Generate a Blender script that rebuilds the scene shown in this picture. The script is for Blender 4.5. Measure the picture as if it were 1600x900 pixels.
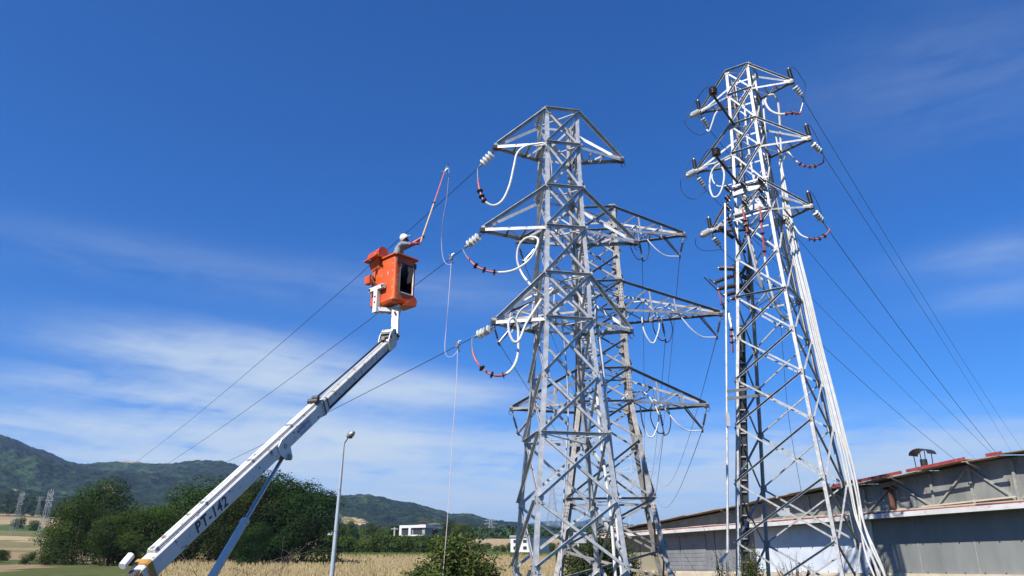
import bpy, math, random
from mathutils import Vector as V, Matrix, Quaternion, noise as NZ
import numpy as np

for o in list(bpy.data.objects): bpy.data.objects.remove(o)
SC = bpy.context.scene
COL = SC.collection
EYE = 2.0
FPX, PITCH = 1184.64, 0.35115
CP, SP = math.cos(PITCH), math.sin(PITCH)
PI = math.pi
R = math.radians

# ---------------------------------------------------------------- camera
cam = bpy.data.cameras.new('camera'); cam_o = bpy.data.objects.new('camera', cam); COL.objects.link(cam_o)
cam_o.location = (0, 0, EYE); cam_o.rotation_euler = (PI/2 + PITCH, 0, 0)
cam.sensor_width = 36; cam.lens = FPX*36/1600; cam.clip_start = 0.1; cam.clip_end = 30000
SC.camera = cam_o
# ---------------------------------------------------------------- light
SUN_EL, SUN_AZ = R(46), R(216)       # azimuth clockwise from +Y: the sun stands behind and to the left
sd = V((math.sin(SUN_AZ)*math.cos(SUN_EL), math.cos(SUN_AZ)*math.cos(SUN_EL), math.sin(SUN_EL)))
sun = bpy.data.lights.new('sun', 'SUN'); sun.energy = 5.0; sun.angle = R(0.53); sun.color = (1, .955, .89)
sun_o = bpy.data.objects.new('sun', sun); COL.objects.link(sun_o)
sun_o.rotation_mode = 'QUATERNION'; sun_o.rotation_quaternion = sd.to_track_quat('Z', 'Y'); sun_o.location = (-30, -30, 60)
SC.view_settings.view_transform = 'Standard'; SC.view_settings.look = 'None'
SC.view_settings.exposure = 0.85; SC.view_settings.gamma = 1
SC.render.engine = 'CYCLES'
SC.cycles.max_bounces = 5; SC.cycles.diffuse_bounces = 2; SC.cycles.volume_bounces = 0; SC.cycles.transparent_max_bounces = 8

def link(nt, a, b): nt.links.new(a, b)
def nd(nt, t, **k):
    n = nt.nodes.new(t)
    for a, b in k.items(): setattr(n, a, b)
    return n
def mth(nt, op, a, b=None, c=None):
    n = nt.nodes.new('ShaderNodeMath'); n.operation = op
    for i, x in enumerate((a, b, c)):
        if x is None: continue
        if isinstance(x, (int, float)): n.inputs[i].default_value = x
        else: nt.links.new(x, n.inputs[i])
    return n.outputs[0]

def ray(u, v):
    a = (u-800)/FPX; b = (450-v)/FPX
    dy = CP-b*SP
    return V((a/dy, 1, (SP+b*CP)/dy))
def P(u, v, Y):
    r = ray(u, v)*Y
    return V((r.x, r.y, r.z+EYE))

# ---------------------------------------------------------------- sky with thin streaky clouds
w = bpy.data.worlds.new('World'); SC.world = w; w.use_nodes = True
nt = w.node_tree; nt.nodes.clear()
out = nd(nt, 'ShaderNodeOutputWorld'); bg = nd(nt, 'ShaderNodeBackground'); bg.inputs[1].default_value = 0.05
sky = nd(nt, 'ShaderNodeTexSky', sky_type='NISHITA'); sky.sun_disc = False
sky.sun_elevation = SUN_EL; sky.sun_rotation = SUN_AZ
sky.air_density = 1.0; sky.dust_density = 0.0; sky.ozone_density = 4.0; sky.altitude = 300
hs = nd(nt, 'ShaderNodeHueSaturation'); hs.inputs['Saturation'].default_value = 1.22; hs.inputs['Hue'].default_value = 0.507
link(nt, sky.outputs[0], hs.inputs['Color'])
hs.inputs['Saturation'].default_value = 1.12; hs.inputs['Hue'].default_value = .5
gm = nd(nt, 'ShaderNodeMix', data_type='RGBA', blend_type='MULTIPLY'); gm.inputs[0].default_value = 1; gm.inputs[7].default_value = (.235, .93, 1.64, 1)
link(nt, hs.outputs[0], gm.inputs[6])
tc = nd(nt, 'ShaderNodeTexCoord'); sx = nd(nt, 'ShaderNodeSeparateXYZ'); link(nt, tc.outputs['Generated'], sx.inputs[0])
az = mth(nt, 'ARCTAN2', sx.outputs[0], sx.outputs[1]); el = mth(nt, 'ARCSINE', sx.outputs[2])
def cloudnoise(sa, se, off, tilt, detail=5, rough=.55):
    cb = nd(nt, 'ShaderNodeCombineXYZ')
    e2 = mth(nt, 'ADD', el, mth(nt, 'MULTIPLY', az, tilt))
    link(nt, mth(nt, 'MULTIPLY', az, sa), cb.inputs[0]); link(nt, mth(nt, 'MULTIPLY', e2, se), cb.inputs[1])
    cb.inputs[2].default_value = off
    n = nd(nt, 'ShaderNodeTexNoise'); n.inputs['Scale'].default_value = 1; n.inputs['Detail'].default_value = detail
    n.inputs['Roughness'].default_value = rough; n.inputs['Distortion'].default_value = .4
    link(nt, cb.outputs[0], n.inputs['Vector']); return n.outputs[0]
nA = cloudnoise(2.6, 21, 3.1, .03); nB = cloudnoise(9, 60, 8.2, .05, 5, .55)
nC = cloudnoise(26, 60, 1.7, -.25, 3, .6)
def gauss(u, v, rx, ry, s):
    r = ray(u, v).normalized(); a0 = math.atan2(r.x, r.y); e0 = math.asin(r.z)
    ax = rx/FPX; ex = ry/FPX
    da = mth(nt, 'DIVIDE', mth(nt, 'SUBTRACT', az, a0), ax); de = mth(nt, 'DIVIDE', mth(nt, 'SUBTRACT', el, e0), ex)
    q = mth(nt, 'ADD', mth(nt, 'MULTIPLY', da, da), mth(nt, 'MULTIPLY', de, de))
    return mth(nt, 'MULTIPLY', mth(nt, 'EXPONENT', mth(nt, 'MULTIPLY', q, -1)), s)
tot = None
for g in [(340, 558, 170, 34, .62), (450, 590, 130, 28, .40), (210, 612, 150, 20, .50), (330, 636, 110, 16, .40), (190, 668, 240, 19, .85), (470, 676, 140, 42, .70),
          (190, 714, 250, 20, .9), (400, 720, 190, 20, .6), (640, 612, 150, 24, .62), (640, 735, 220, 48, .72), (560, 690, 180, 24, .4), (420, 436, 240, 34, .07), (700, 455, 150, 28, .09), (120, 385, 160, 30, .03),
          (1500, 690, 230, 30, .50), (1330, 745, 260, 40, .42), (1180, 700, 150, 34, .36), (960, 745, 200, 46, .42), (700, 790, 520, 36, .45), (1200, 790, 400, 44, .40), (1500, 110, 230, 90, .045),
          (1570, 395, 110, 26, .10), (1570, 460, 90, 18, .10), (1000, 690, 240, 40, .25)]:
    x = gauss(*g); tot = x if tot is None else mth(nt, 'ADD', tot, x)
tex = mth(nt, 'ADD', mth(nt, 'MULTIPLY', nA, 3.0), mth(nt, 'MULTIPLY', nB, 1.7))
tex = mth(nt, 'ADD', tex, mth(nt, 'MULTIPLY', nC, .8))
tex = mth(nt, 'MAXIMUM', mth(nt, 'SUBTRACT', tex, 1.85), 0.0)
mask = mth(nt, 'MULTIPLY', tot, tex)
lowh = mth(nt, 'MULTIPLY', mth(nt, 'EXPONENT', mth(nt, 'MULTIPLY', mth(nt, 'ABSOLUTE', el), -12)), .36)
mask = mth(nt, 'ADD', mth(nt, 'MULTIPLY', mask, 1.75), lowh)
mask = mth(nt, 'SUBTRACT', 1.0, mth(nt, 'EXPONENT', mth(nt, 'MULTIPLY', mask, -1)))
mx = nd(nt, 'ShaderNodeMix', data_type='RGBA'); link(nt, mask, mx.inputs[0]); link(nt, gm.outputs[2], mx.inputs[6])
mx.inputs[7].default_value = (7.7, 8.9, 9.8, 1)
link(nt, mx.outputs[2], bg.inputs[0]); link(nt, bg.outputs[0], out.inputs[0])

# ---------------------------------------------------------------- helpers
_mats = {}
def mat(name, c, rough=.6, metal=0., c2=None, scale=8., bump=0., detail=6, stretch=None, spec=.5, lo=.35, hi=.65, coat=0, attr=None, c3=None, s3=.8, sss=False, bscale=None):
    if name in _mats: return _mats[name]
    c = tuple(x*.75 for x in c); c2 = c2 and tuple(x*.75 for x in c2); c3 = c3 and tuple(x*.75 for x in c3)
    m = bpy.data.materials.new(name); m.use_nodes = True; t = m.node_tree; b = t.nodes['Principled BSDF']
    b.inputs['Roughness'].default_value = rough; b.inputs['Metallic'].default_value = metal
    b.inputs['Specular IOR Level'].default_value = spec; b.inputs['Coat Weight'].default_value = coat
    b.inputs['Base Color'].default_value = (*c, 1)
    src = None
    tcn = nd(t, 'ShaderNodeTexCoord')
    mp = nd(t, 'ShaderNodeMapping'); link(t, tcn.outputs['Object'], mp.inputs[0])
    if stretch: mp.inputs['Scale'].default_value = stretch
    if attr:
        at = nd(t, 'ShaderNodeAttribute'); at.attribute_name = attr; src = at.outputs['Color']
    if c2 is not None:
        n = nd(t, 'ShaderNodeTexNoise'); n.inputs['Scale'].default_value = scale; n.inputs['Detail'].default_value = detail
        n.inputs['Roughness'].default_value = .62
        link(t, mp.outputs[0], n.inputs['Vector'])
        rp = nd(t, 'ShaderNodeMapRange'); rp.inputs[1].default_value = lo; rp.inputs[2].default_value = hi
        link(t, n.outputs[0], rp.inputs[0])
        mxn = nd(t, 'ShaderNodeMix', data_type='RGBA'); link(t, rp.outputs[0], mxn.inputs[0])
        mxn.inputs[6].default_value = (*c, 1); mxn.inputs[7].default_value = (*c2, 1)
        o = mxn.outputs[2]
        if src is not None:
            mu = nd(t, 'ShaderNodeMix', data_type='RGBA', blend_type='MULTIPLY'); mu.inputs[0].default_value = 1
            link(t, src, mu.inputs[6]); link(t, o, mu.inputs[7]); o = mu.outputs[2]
        src = o
    if c3 is not None:      # small sparse marks (rust, chips)
        n = nd(t, 'ShaderNodeTexNoise'); n.inputs['Scale'].default_value = scale*2.3; n.inputs['Detail'].default_value = 8
        n.inputs['Roughness'].default_value = .7; link(t, mp.outputs[0], n.inputs['Vector'])
        rp = nd(t, 'ShaderNodeMapRange'); rp.inputs[1].default_value = s3*.78; rp.inputs[2].default_value = s3*.84
        link(t, n.outputs[0], rp.inputs[0])
        mxn = nd(t, 'ShaderNodeMix', data_type='RGBA'); link(t, rp.outputs[0], mxn.inputs[0])
        if src is not None: link(t, src, mxn.inputs[6])
        else: mxn.inputs[6].default_value = (*c, 1)
        mxn.inputs[7].default_value = (*c3, 1); src = mxn.outputs[2]
    if src is not None: link(t, src, b.inputs['Base Color'])
    if bump:
        n = nd(t, 'ShaderNodeTexNoise'); n.inputs['Scale'].default_value = bscale or scale*3; n.inputs['Detail'].default_value = 5
        link(t, mp.outputs[0], n.inputs['Vector'])
        bp = nd(t, 'ShaderNodeBump'); bp.inputs['Strength'].default_value = 1; bp.inputs['Distance'].default_value = bump
        link(t, n.outputs[0], bp.inputs['Height']); link(t, bp.outputs[0], b.inputs['Normal'])
    _mats[name] = m; return m

def tag(o, label=None, cat=None, group=None, kind=None):
    if label and len(label.split()) > 16: label = ' '.join(x for x in label.split() if x not in ('the', 'a'))
    if label and len(label.split()) > 16: label = label.replace('lattice pylon', 'pylon').replace('tallest pylon', 'tall pylon').replace(' and ', ', ')
    if label and len(label.split()) > 16: print('LONG', label)
    if label: o['label'] = label
    if cat: o['category'] = cat
    if group: o['group'] = group
    if kind: o['kind'] = kind
    return o
def empty(name, loc, label, cat, group=None, rotz=0):
    o = bpy.data.objects.new(name, None); COL.objects.link(o); o.location = loc; o.rotation_euler = (0, 0, rotz)
    o.empty_display_size = .2
    return tag(o, label, cat, group)
class MB:
    def __init__(s): s.v = []; s.f = []; s.m = []; s.c = None; s.sm = False
    def add(s, vs, fs, m=0):
        b = len(s.v); s.v += [tuple(x) for x in vs]; s.f += [tuple(i+b for i in f) for f in fs]; s.m += [m]*len(fs)
    def box(s, c, size, rot=None, m=0):
        c = V(c); hx, hy, hz = [q/2 for q in size]; vs = []
        for z in (-hz, hz):
            for x, y in ((-hx, -hy), (hx, -hy), (hx, hy), (-hx, hy)):
                p = V((x, y, z)); p = rot @ p if rot is not None else p
                vs.append(c+p)
        s.add(vs, [(3, 2, 1, 0), (4, 5, 6, 7), (0, 1, 5, 4), (1, 2, 6, 5), (2, 3, 7, 6), (3, 0, 4, 7)], m)
    def prism(s, p0, p1, prof, f1, f2, m=0):      # extrude a 2-D profile (in f1,f2) from p0 to p1
        p0 = V(p0); p1 = V(p1); n = len(prof)
        vs = [p0+f1*a+f2*b for a, b in prof]+[p1+f1*a+f2*b for a, b in prof]
        fs = [(i, (i+1) % n, n+(i+1) % n, n+i) for i in range(n)]+[tuple(range(n))[::-1], tuple(range(n, 2*n))]
        d = p1-p0
        if f1.cross(f2).dot(d) < 0: fs = [f[::-1] for f in fs]
        s.add(vs, fs, m)
    def angle(s, p0, p1, f1, f2, w, t=.01, m=0):
        d = (V(p1)-V(p0)).normalized(); f1 = V(f1); f1 = (f1-d*f1.dot(d)).normalized()
        f2 = V(f2); f2 = f2-d*f2.dot(d); f2 = (f2-f1*f2.dot(f1)).normalized()
        s.prism(p0, p1, [(0, 0), (w, 0), (w, t), (t, t), (t, w), (0, w)], f1, f2, m)
    def beam(s, p0, p1, w, h, up=(0, 0, 1), m=0):
        d = (V(p1)-V(p0)).normalized(); up = V(up); 
        if abs(d.dot(up)) > .98: up = V((1, 0, 0))
        u = (up-d*up.dot(d)).normalized(); r = d.cross(u)
        s.prism(p0, p1, [(-w/2, -h/2), (w/2, -h/2), (w/2, h/2), (-w/2, h/2)], r, u, m)
    def tube(s, pts, r, n=8, m=0):
        pts = [V(p) for p in pts]; k = len(pts); rr = r if isinstance(r, (list, tuple)) else [r]*k
        d = (pts[1]-pts[0]).normalized(); u = d.orthogonal().normalized(); vs = []
        for i in range(k):
            t = (pts[min(i+1, k-1)]-pts[max(i-1, 0)]).normalized()
            u = (u-t*u.dot(t))
            u = u.normalized() if u.length > 1e-6 else t.orthogonal().normalized()
            q = t.cross(u)
            for j in range(n):
                a = 2*PI*j/n; vs.append(pts[i]+(u*math.cos(a)+q*math.sin(a))*rr[i])
        fs = [(i*n+j, i*n+(j+1) % n, (i+1)*n+(j+1) % n, (i+1)*n+j) for i in range(k-1) for j in range(n)]
        fs += [tuple(range(n))[::-1], tuple(range((k-1)*n, k*n))]
        s.add(vs, fs, m); s.sm = True
    def lathe(s, p0, axis, prof, n=14, m=0):     # prof: (distance along axis, radius)
        ax = V(axis).normalized(); u = ax.orthogonal().normalized(); q = ax.cross(u); p0 = V(p0); vs = []
        for h, r in prof:
            for j in range(n):
                a = 2*PI*j/n; vs.append(p0+ax*h+(u*math.cos(a)+q*math.sin(a))*max(r, 1e-4))
        k = len(prof)
        fs = [(i*n+j, i*n+(j+1) % n, (i+1)*n+(j+1) % n, (i+1)*n+j) for i in range(k-1) for j in range(n)]
        fs += [tuple(range(n))[::-1], tuple(range((k-1)*n, k*n))]
        s.add(vs, fs, m); s.sm = True
    def poly(s, pts, n, th, m=0):                 # plate: polygon extruded along n
        pts = [V(p) for p in pts]; n = V(n).normalized()*th; k = len(pts)
        vs = pts+[p+n for p in pts]
        s.add(vs, [tuple(range(k))[::-1], tuple(range(k, 2*k))]+[(i, (i+1) % k, k+(i+1) % k, k+i) for i in range(k)], m)
    def mesh(s, name, mats, smooth=None):
        me = bpy.data.meshes.new(name); me.from_pydata(s.v, [], s.f)
        for m in (mats if isinstance(mats, (list, tuple)) else [mats]): me.materials.append(m)
        me.polygons.foreach_set('material_index', s.m)
        if s.c is not None:
            ca = me.color_attributes.new('tint', 'FLOAT_COLOR', 'CORNER')
            arr = np.repeat(np.array(s.c), [len(f) for f in s.f], axis=0).astype(np.float32)
            ca.data.foreach_set('color', np.c_[arr, np.ones(len(arr))].ravel().astype(np.float32))
        if (s.sm if smooth is None else smooth):
            me.polygons.foreach_set('use_smooth', [True]*len(me.polygons)); me.update()
            try: me.set_sharp_from_angle(angle=R(38))
            except Exception: pass
        me.update(); return me
    def build(s, name, mats, parent=None, smooth=None, loc=None):
        o = bpy.data.objects.new(name, s.mesh(name, mats, smooth)); COL.objects.link(o)
        if parent is not None: o.parent = parent
        if loc is not None: o.location = loc
        return o
def smooth(pts, n=6):
    pts = [V(p) for p in pts]; q = [pts[0]*2-pts[1]]+pts+[pts[-1]*2-pts[-2]]; o = []
    for i in range(1, len(q)-2):
        for j in range(n):
            t = j/n; a, b, c, d = q[i-1], q[i], q[i+1], q[i+2]
            o.append(.5*((2*b)+(c-a)*t+(2*a-5*b+4*c-d)*t*t+(3*b-a-3*c+d)*t**3))
    return o+[pts[-1]]
def copy_tree(o, parent=None):
    c = o.copy(); COL.objects.link(c); c.parent = parent
    for ch in [x for x in KIDS.get(o.name, [])]: copy_tree(ch, c)
    return c
KIDS = {}
def kids(o):
    k = [x for x in bpy.data.objects if x.parent == o]
    KIDS[o.name] = k
    for x in k: kids(x)
def hinge(root, p, d):                            # put a thing at p with its local Z along d
    root.location = p; root.rotation_mode = 'QUATERNION'; root.rotation_quaternion = V(d).to_track_quat('Z', 'Y')
def lerp(a, b, t): return a+(b-a)*t
def sstep(a, b, x):
    t = min(1, max(0, (x-a)/(b-a))); return t*t*(3-2*t)
def interp(tab, x):
    if x <= tab[0][0]: return tab[0][1]
    for (a, b), (c, d) in zip(tab, tab[1:]):
        if x <= c: return b+(d-b)*(x-a)/(c-a)
    return tab[-1][1]

# ---------------------------------------------------------------- materials
M_STEEL = mat('galvanised_steel', (.47, .47, .465), .5, .45, (.74, .735, .725), 5, c3=(.36, .30, .25), s3=.86)
M_STEELR = mat('galvanised_steel_dull', (.33, .33, .325), .55, .4, (.55, .545, .53), 6, c3=(.30, .25, .2), s3=.80)
M_STEELD = mat('weathered_steel', (.25, .23, .21), .55, .4, (.43, .41, .385), 4, c3=(.26, .19, .14), s3=.78)
M_DARKST = mat('dark_steel', (.045, .045, .05), .5, .3, (.09, .085, .08), 9)
M_BOLT = mat('bolt_heads', (.07, .07, .07), .6, .4)
M_PORC = mat('white_porcelain', (.74, .74, .70), .22, 0, (.82, .81, .78), 12)
M_BROWN = mat('brown_glaze', (.035, .025, .024), .25, 0, (.06, .04, .035), 14)
M_BLACK = mat('black_rubber', (.02, .02, .022), .5)
M_RED = mat('red_heatshrink', (.36, .055, .05), .5, 0, (.46, .10, .08), 14)
M_CAB = mat('white_cable', (.66, .65, .61), .55, 0, (.78, .77, .74), 5, c3=(.35, .33, .3), s3=.86)
M_WIRE = mat('conductor', (.035, .038, .05), .5, .4)
M_ALU = mat('aluminium_fitting', (.32, .32, .31), .4, .6, (.5, .49, .47), 20)
M_WHITE = mat('white_paint', (.78, .755, .69), .4, 0, (.90, .88, .82), 2.2, c3=(.30, .24, .18), s3=.755, coat=.2)
M_WHITE2 = mat('white_paint_worn', (.66, .64, .58), .42, 0, (.80, .78, .72), 4, c3=(.22, .17, .13), s3=.73)
M_ORANGE = mat('orange_gelcoat', (.66, .085, .008), .45, 0, (.88, .15, .02), 2.2, c3=(.45, .08, .03), s3=.77)
M_BLUEG = mat('pale_blue_paint', (.60, .61, .60), .4, 0, (.70, .71, .70), 8)
M_CHROME = mat('polished_rod', (.55, .58, .62), .18, .9)
M_OCHRE = mat('ochre_paint', (.42, .22, .045), .5, 0, (.52, .29, .07), 7, c3=(.1, .06, .03), s3=.8)
M_ROPE = mat('pink_cord', (.62, .48, .48), .8, 0, (.80, .68, .66), 30)
# ================================================================ THE SETTING: ground and hills
GT = [(-80, -.3), (0, 0), (22, .05), (40, .45), (60, 1.15), (88, 2.0), (120, 2.9), (150, 3.75), (250, 6.6), (400, 14.5), (700, 27), (760, 29)]
def g(x, y):
    h = interp(GT, y)
    if y > 120:
        a = x/y; h += sstep(-.30, -.62, a) if False else (1-sstep(-.66, -.34, a))*(min(y, 900)-120)*.034
    # the yard by the long shed is level
    perp = .938*x+.345*y
    k = sstep(14, 24, perp)*(1-sstep(95, 130, y))
    return h*(1-k)+1.15*k
def fbm(x, y, z=0, o=4): return NZ.fractal(V((x, y, z)), .9, 2.1, o)
STRAW = np.array((.40, .31, .185)); STRAW2 = np.array((.27, .20, .12)); GRASS = np.array((.10, .12, .038)); DIRT = np.array((.08, .066, .045)); DARKG = np.array((.05, .08, .022))
def gcol(x, y):
    n = fbm(x*.06, y*.09, 1); n2 = fbm(x*.4, y*.4, 5)
    a = x/max(y, 5)
    if y < 46: c = DIRT*(1+.2*n2) if n+.5*n2 < -.15 else GRASS*.5
    elif y < 152:
        c = STRAW*(1+.12*n2)*(1+.12*n)
        if a < -.52: c = STRAW2*1.05 if fbm(x*.03, y*.02, 4) > .05 else GRASS*.9
        if -.56 < a+.03*n < -.44 and 60 < y < 92: c = GRASS*.95*(1+.2*n2)
        if y > 140+6*n: c = lerp(STRAW2, GRASS*1.3, .7)
    elif y < 262: c = GRASS*(1+.3*n)
    elif y < 420 and a > -.3: c = STRAW*(.95+.1*n)
    else: c = GRASS*.8*(1+.3*n)
    if a < -.46 and y > 150:
        bands = [(180, STRAW2*1.1), (215, GRASS*.6+STRAW*.35), (262, STRAW*1.05), (300, GRASS*.8+STRAW*.2), (350, DARKG*1.5), (405, STRAW*.95), (470, STRAW2*1.2), (530, STRAW*.9), (585, GRASS), (700, STRAW*.92), (900, DARKG)]
        yy = y+14*n-a*25
        for b, cc in bands:
            if yy < b: c = cc*(1+.12*n2); break
    return tuple(np.clip(c, .01, .8))
def axis(segs):
    o = []
    for a, b, s in segs:
        k = max(1, round((b-a)/s)); o += [a+(b-a)*i/k for i in range(k)]
    return o+[segs[-1][1]]
xs = axis([(-4000, -900, 500), (-900, -300, 40), (-300, -100, 8), (-100, 60, 2.5), (60, 200, 12), (200, 900, 60), (900, 4000, 500)])
ys = axis([(-4000, -80, 400), (-80, 0, 20), (0, 60, 2), (60, 160, 2.5), (160, 480, 6), (480, 760, 14)])
mb = MB(); nx = len(xs)
for y in ys:
    for x in xs: mb.v.append((x, y, g(x, y)+.05*fbm(x*.5, y*.5, 2)))
for j in range(len(ys)-1):
    for i in range(nx-1):
        mb.f.append((j*nx+i, j*nx+i+1, (j+1)*nx+i+1, (j+1)*nx+i)); mb.m.append(0)
mb.c = [gcol((xs[i]+xs[i+1])/2, (ys[j]+ys[j+1])/2) for j in range(len(ys)-1) for i in range(nx-1)]
M_GROUND = mat('ground', (.78, .78, .78), .95, c2=(1.15, 1.12, 1.05), scale=.9, attr='tint', bump=.05, detail=8, spec=.1)
gr = mb.build('ground', M_GROUND, smooth=True); tag(gr, 'dry ground with straw fields and grass strips rising to the hills', 'ground', kind='structure')

# hills: a height field in (x/y, y), forest canopy bumps in the mesh
SIL = [(-900, 700), (-400, 640), (-200, 640), (-60, 665), (0, 683), (25, 691), (45, 703), (80, 716), (108, 727), (130, 732), (160, 731), (200, 729), (240, 731), (300, 730), (360, 730), (385, 736),
       (420, 750), (445, 762), (470, 769), (495, 775), (520, 779), (545, 777), (575, 776), (600, 781), (625, 788), (648, 790), (670, 797), (690, 806), (706, 813), (722, 812), (738, 813),
       (755, 818), (775, 822), (800, 824), (850, 829), (900, 834), (1000, 838), (1300, 840), (2200, 840)]
SIL2 = [(-400, 812), (700, 826), (760, 822), (800, 824), (842, 817), (870, 815), (905, 817), (925, 811), (955, 812), (985, 821), (1040, 824), (1200, 818), (1400, 822), (1600, 815), (2400, 815)]
def sil(tab, a):
    # from x/y of the ridge to its height ratio z/y, by walking the outline
    lo, hi = -1500., 3500.
    for _ in range(34):
        m = (lo+hi)/2; yy = interp(tab, m); r = ray(m, yy)
        if r.x < a: lo = m
        else: hi = m
    return ray(lo, interp(tab, lo)).z
def hill(name, tab, y0, yr, y1, hb, na, ny, bump, cf, a0=-1.3, a1=1.3, gul=.10):
    m = MB(); As = [a0+(a1-a0)*i/na for i in range(na+1)]; Hs = [sil(tab, a)*yr+EYE for a in As]
    Ys = [y0+(y1-y0)*(j/ny) for j in range(ny+1)]
    hts = np.zeros((ny+1, na+1)); bright = np.zeros((ny+1, na+1))
    for j, y in enumerate(Ys):
        for i, a in enumerate(As):
            x = a*y; t = (y-y0)/(yr-y0)
            base = hb(a, y)
            if t <= 1: s = t*t*(3-2*t)*.55+t*.45
            else: s = max(0, 1-((y-yr)/(y1-yr))**1.5)
            gl = NZ.fractal(V((x*.0035, y*.0022, 7)), .8, 2.2, 5)*gul*math.sin(min(1, t)*PI)*Hs[i]*1.6
            h = base+(Hs[i]-base)*s+gl
            b = NZ.noise(V((x*.055, y*.03, 2)))*bump+NZ.noise(V((x*.13, y*.07, 9)))*bump*.7+NZ.noise(V((x*.32, y*.16, 4)))*bump*.35
            edge = 1-max(0, 1-abs(t-1)*12)*.55
            hts[j, i] = h+b*edge*sstep(0, .06, t); m.v.append((x, y, hts[j, i]))
    m.c = []
    for j in range(ny):
        for i in range(na):
            k = j*(na+1)+i; m.f.append((k, k+1, k+na+2, k+na+1)); m.m.append(0)
            m.c.append(cf(As[i], Ys[j], As[i]*Ys[j]))
    o = m.build(name, mat('forest_'+name, (.35, .38, .36), .95, c2=(1.75, 1.7, 1.5), scale=.075, lo=.38, hi=.62, attr='tint', spec=.05, detail=9, bump=7, bscale=.11), smooth=True)
    return o
def hb(a, y): return g(a*760, 760)+(y-760)*.012 if y > 760 else g(a*y, y)-1.5
CLEAR = [(-.62, 1000, .02, 40), (-.545, 1900, .045, 50), (-.50, 1840, .03, 40), (-.515, 1150, .018, 60), (-.17, 900, .014, 60), (-.135, 960, .02, 40), (-.10, 1050, .012, 50), (-.2, 1020, .02, 40),(-.06, 1000, .01, 50), (-.64, 830, .04, 30)]
def hc(a, y, x):
    n = NZ.fractal(V((x*.006, y*.006, 3)), .8, 2.1, 5); n2 = NZ.noise(V((x*.05, y*.03, 1)))
    c = np.array((.016, .030, .017))*(1+.5*n)*(1+.35*n2)
    if n > .28: c = c*1.35+np.array((.005, .007, .0))
    if NZ.noise(V((x*.012, y*.008, 8))) > .42 and y < 1300: c = np.array((.04, .055, .022))*(1+.2*n2)
    for ca, cy, ra, ry in CLEAR:
        if ((a-ca)/ra)**2+((y-cy)/ry)**2 < .55+.6*n: c = np.array((.26, .205, .12))*(1+.25*n2)
    return tuple(c)
h1 = hill('hills', SIL, 690, 2000, 2700, hb, 620, 250, 3.2, hc, -1.0, .75)
tag(h1, 'forested dark green hills behind the fields', 'hills', kind='structure')
h2 = hill('far_hills', SIL2, 2600, 6500, 7600, lambda a, y: 40, 260, 60, 8, lambda a, y, x: tuple(np.array((.035, .055, .03))*(1+.4*NZ.fractal(V((x*.002, y*.002, 3)), .8, 2.1, 4))), -1.0, 1.1, .05)
tag(h2, 'blue distant hills on the horizon', 'hills', kind='structure')
# air: a closed box of thin haze round everything, sky outside
hz = MB(); hz.box((0, 3500, 223), (17600, 9400, 454)); hzo = hz.build('haze', bpy.data.materials.new('air_haze'), smooth=False)
hm = hzo.data.materials[0]; hm.use_nodes = True; t = hm.node_tree; t.nodes.clear()
pv = nd(t, 'ShaderNodeVolumePrincipled'); pv.inputs['Density'].default_value = .00011; pv.inputs['Color'].default_value = (.42, .62, 1, 1); pv.inputs['Anisotropy'].default_value = .2
mo = nd(t, 'ShaderNodeOutputMaterial'); link(t, pv.outputs[0], mo.inputs['Volume'])
tag(hzo, 'thin blue haze in the air over the fields and hills', 'haze', kind='stuff')

# ---------------------------------------------------------------- vegetation builders
rnd = random.Random(5)
def leaf_cloud(mb, centre, rad, n, size, rn, c0, shell=.84, flat=1.0):
    c = V(centre)
    for _ in range(n):
        d = V((rn.gauss(0, 1), rn.gauss(0, 1), rn.gauss(0, 1))).normalized()
        k = rn.uniform(shell, 1.03) if rn.random() < .85 else rn.uniform(.4, 1)
        k *= 1+.22*NZ.noise(d*2.3+c)+.12*NZ.noise(d*6+c)
        p = c+V((d.x*rad[0], d.y*rad[1], d.z*rad[2]))*k
        nn = (d*.9+V((rn.gauss(0, .34), rn.gauss(0, .34), rn.gauss(0, .34)+.22))).normalized()
        u = nn.orthogonal().normalized(); u.rotate(Quaternion(nn, rn.uniform(0, 6.28))); q = nn.cross(u)
        s = size*rn.uniform(.6, 1.35)
        b = rn.uniform(.86, 1.14)*(1+.5*NZ.noise(p*.55))
        col = (c0[0]*b*rn.uniform(.85, 1.25), c0[1]*b, c0[2]*b*rn.uniform(.7, 1.1))
        mb.add([p-u*s*.5, p+q*s*.30+u*.1*s, p+u*s*.55, p-q*s*.32], [(0, 1, 2, 3)]); mb.c.append(col)
M_LEAF = bpy.data.materials.new('leaves'); M_LEAF.use_nodes = True
_t = M_LEAF.node_tree; _b = _t.nodes['Principled BSDF']; _a = nd(_t, 'ShaderNodeAttribute'); _a.attribute_name = 'tint'
_oi = nd(_t, 'ShaderNodeObjectInfo'); _hv = nd(_t, 'ShaderNodeHueSaturation')
link(_t, mth(_t, 'MULTIPLY_ADD', _oi.outputs['Random'], .04, .48), _hv.inputs['Hue']); link(_t, mth(_t, 'MULTIPLY_ADD', _oi.outputs['Random'], .2, .68), _hv.inputs['Value'])
link(_t, _a.outputs['Color'], _hv.inputs['Color']); link(_t, _hv.outputs[0], _b.inputs['Base Color']); _b.inputs['Roughness'].default_value = .85; _b.inputs['Specular IOR Level'].default_value = .08
_tr = nd(_t, 'ShaderNodeBsdfTranslucent'); link(_t, _hv.outputs[0], _tr.inputs[0]); _ms = nd(_t, 'ShaderNodeMixShader'); _ms.inputs[0].default_value = .22
link(_t, _b.outputs[0], _ms.inputs[1]); link(_t, _tr.outputs[0], _ms.inputs[2]); link(_t, _ms.outputs[0], _t.nodes['Material Output'].inputs[0])
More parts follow.
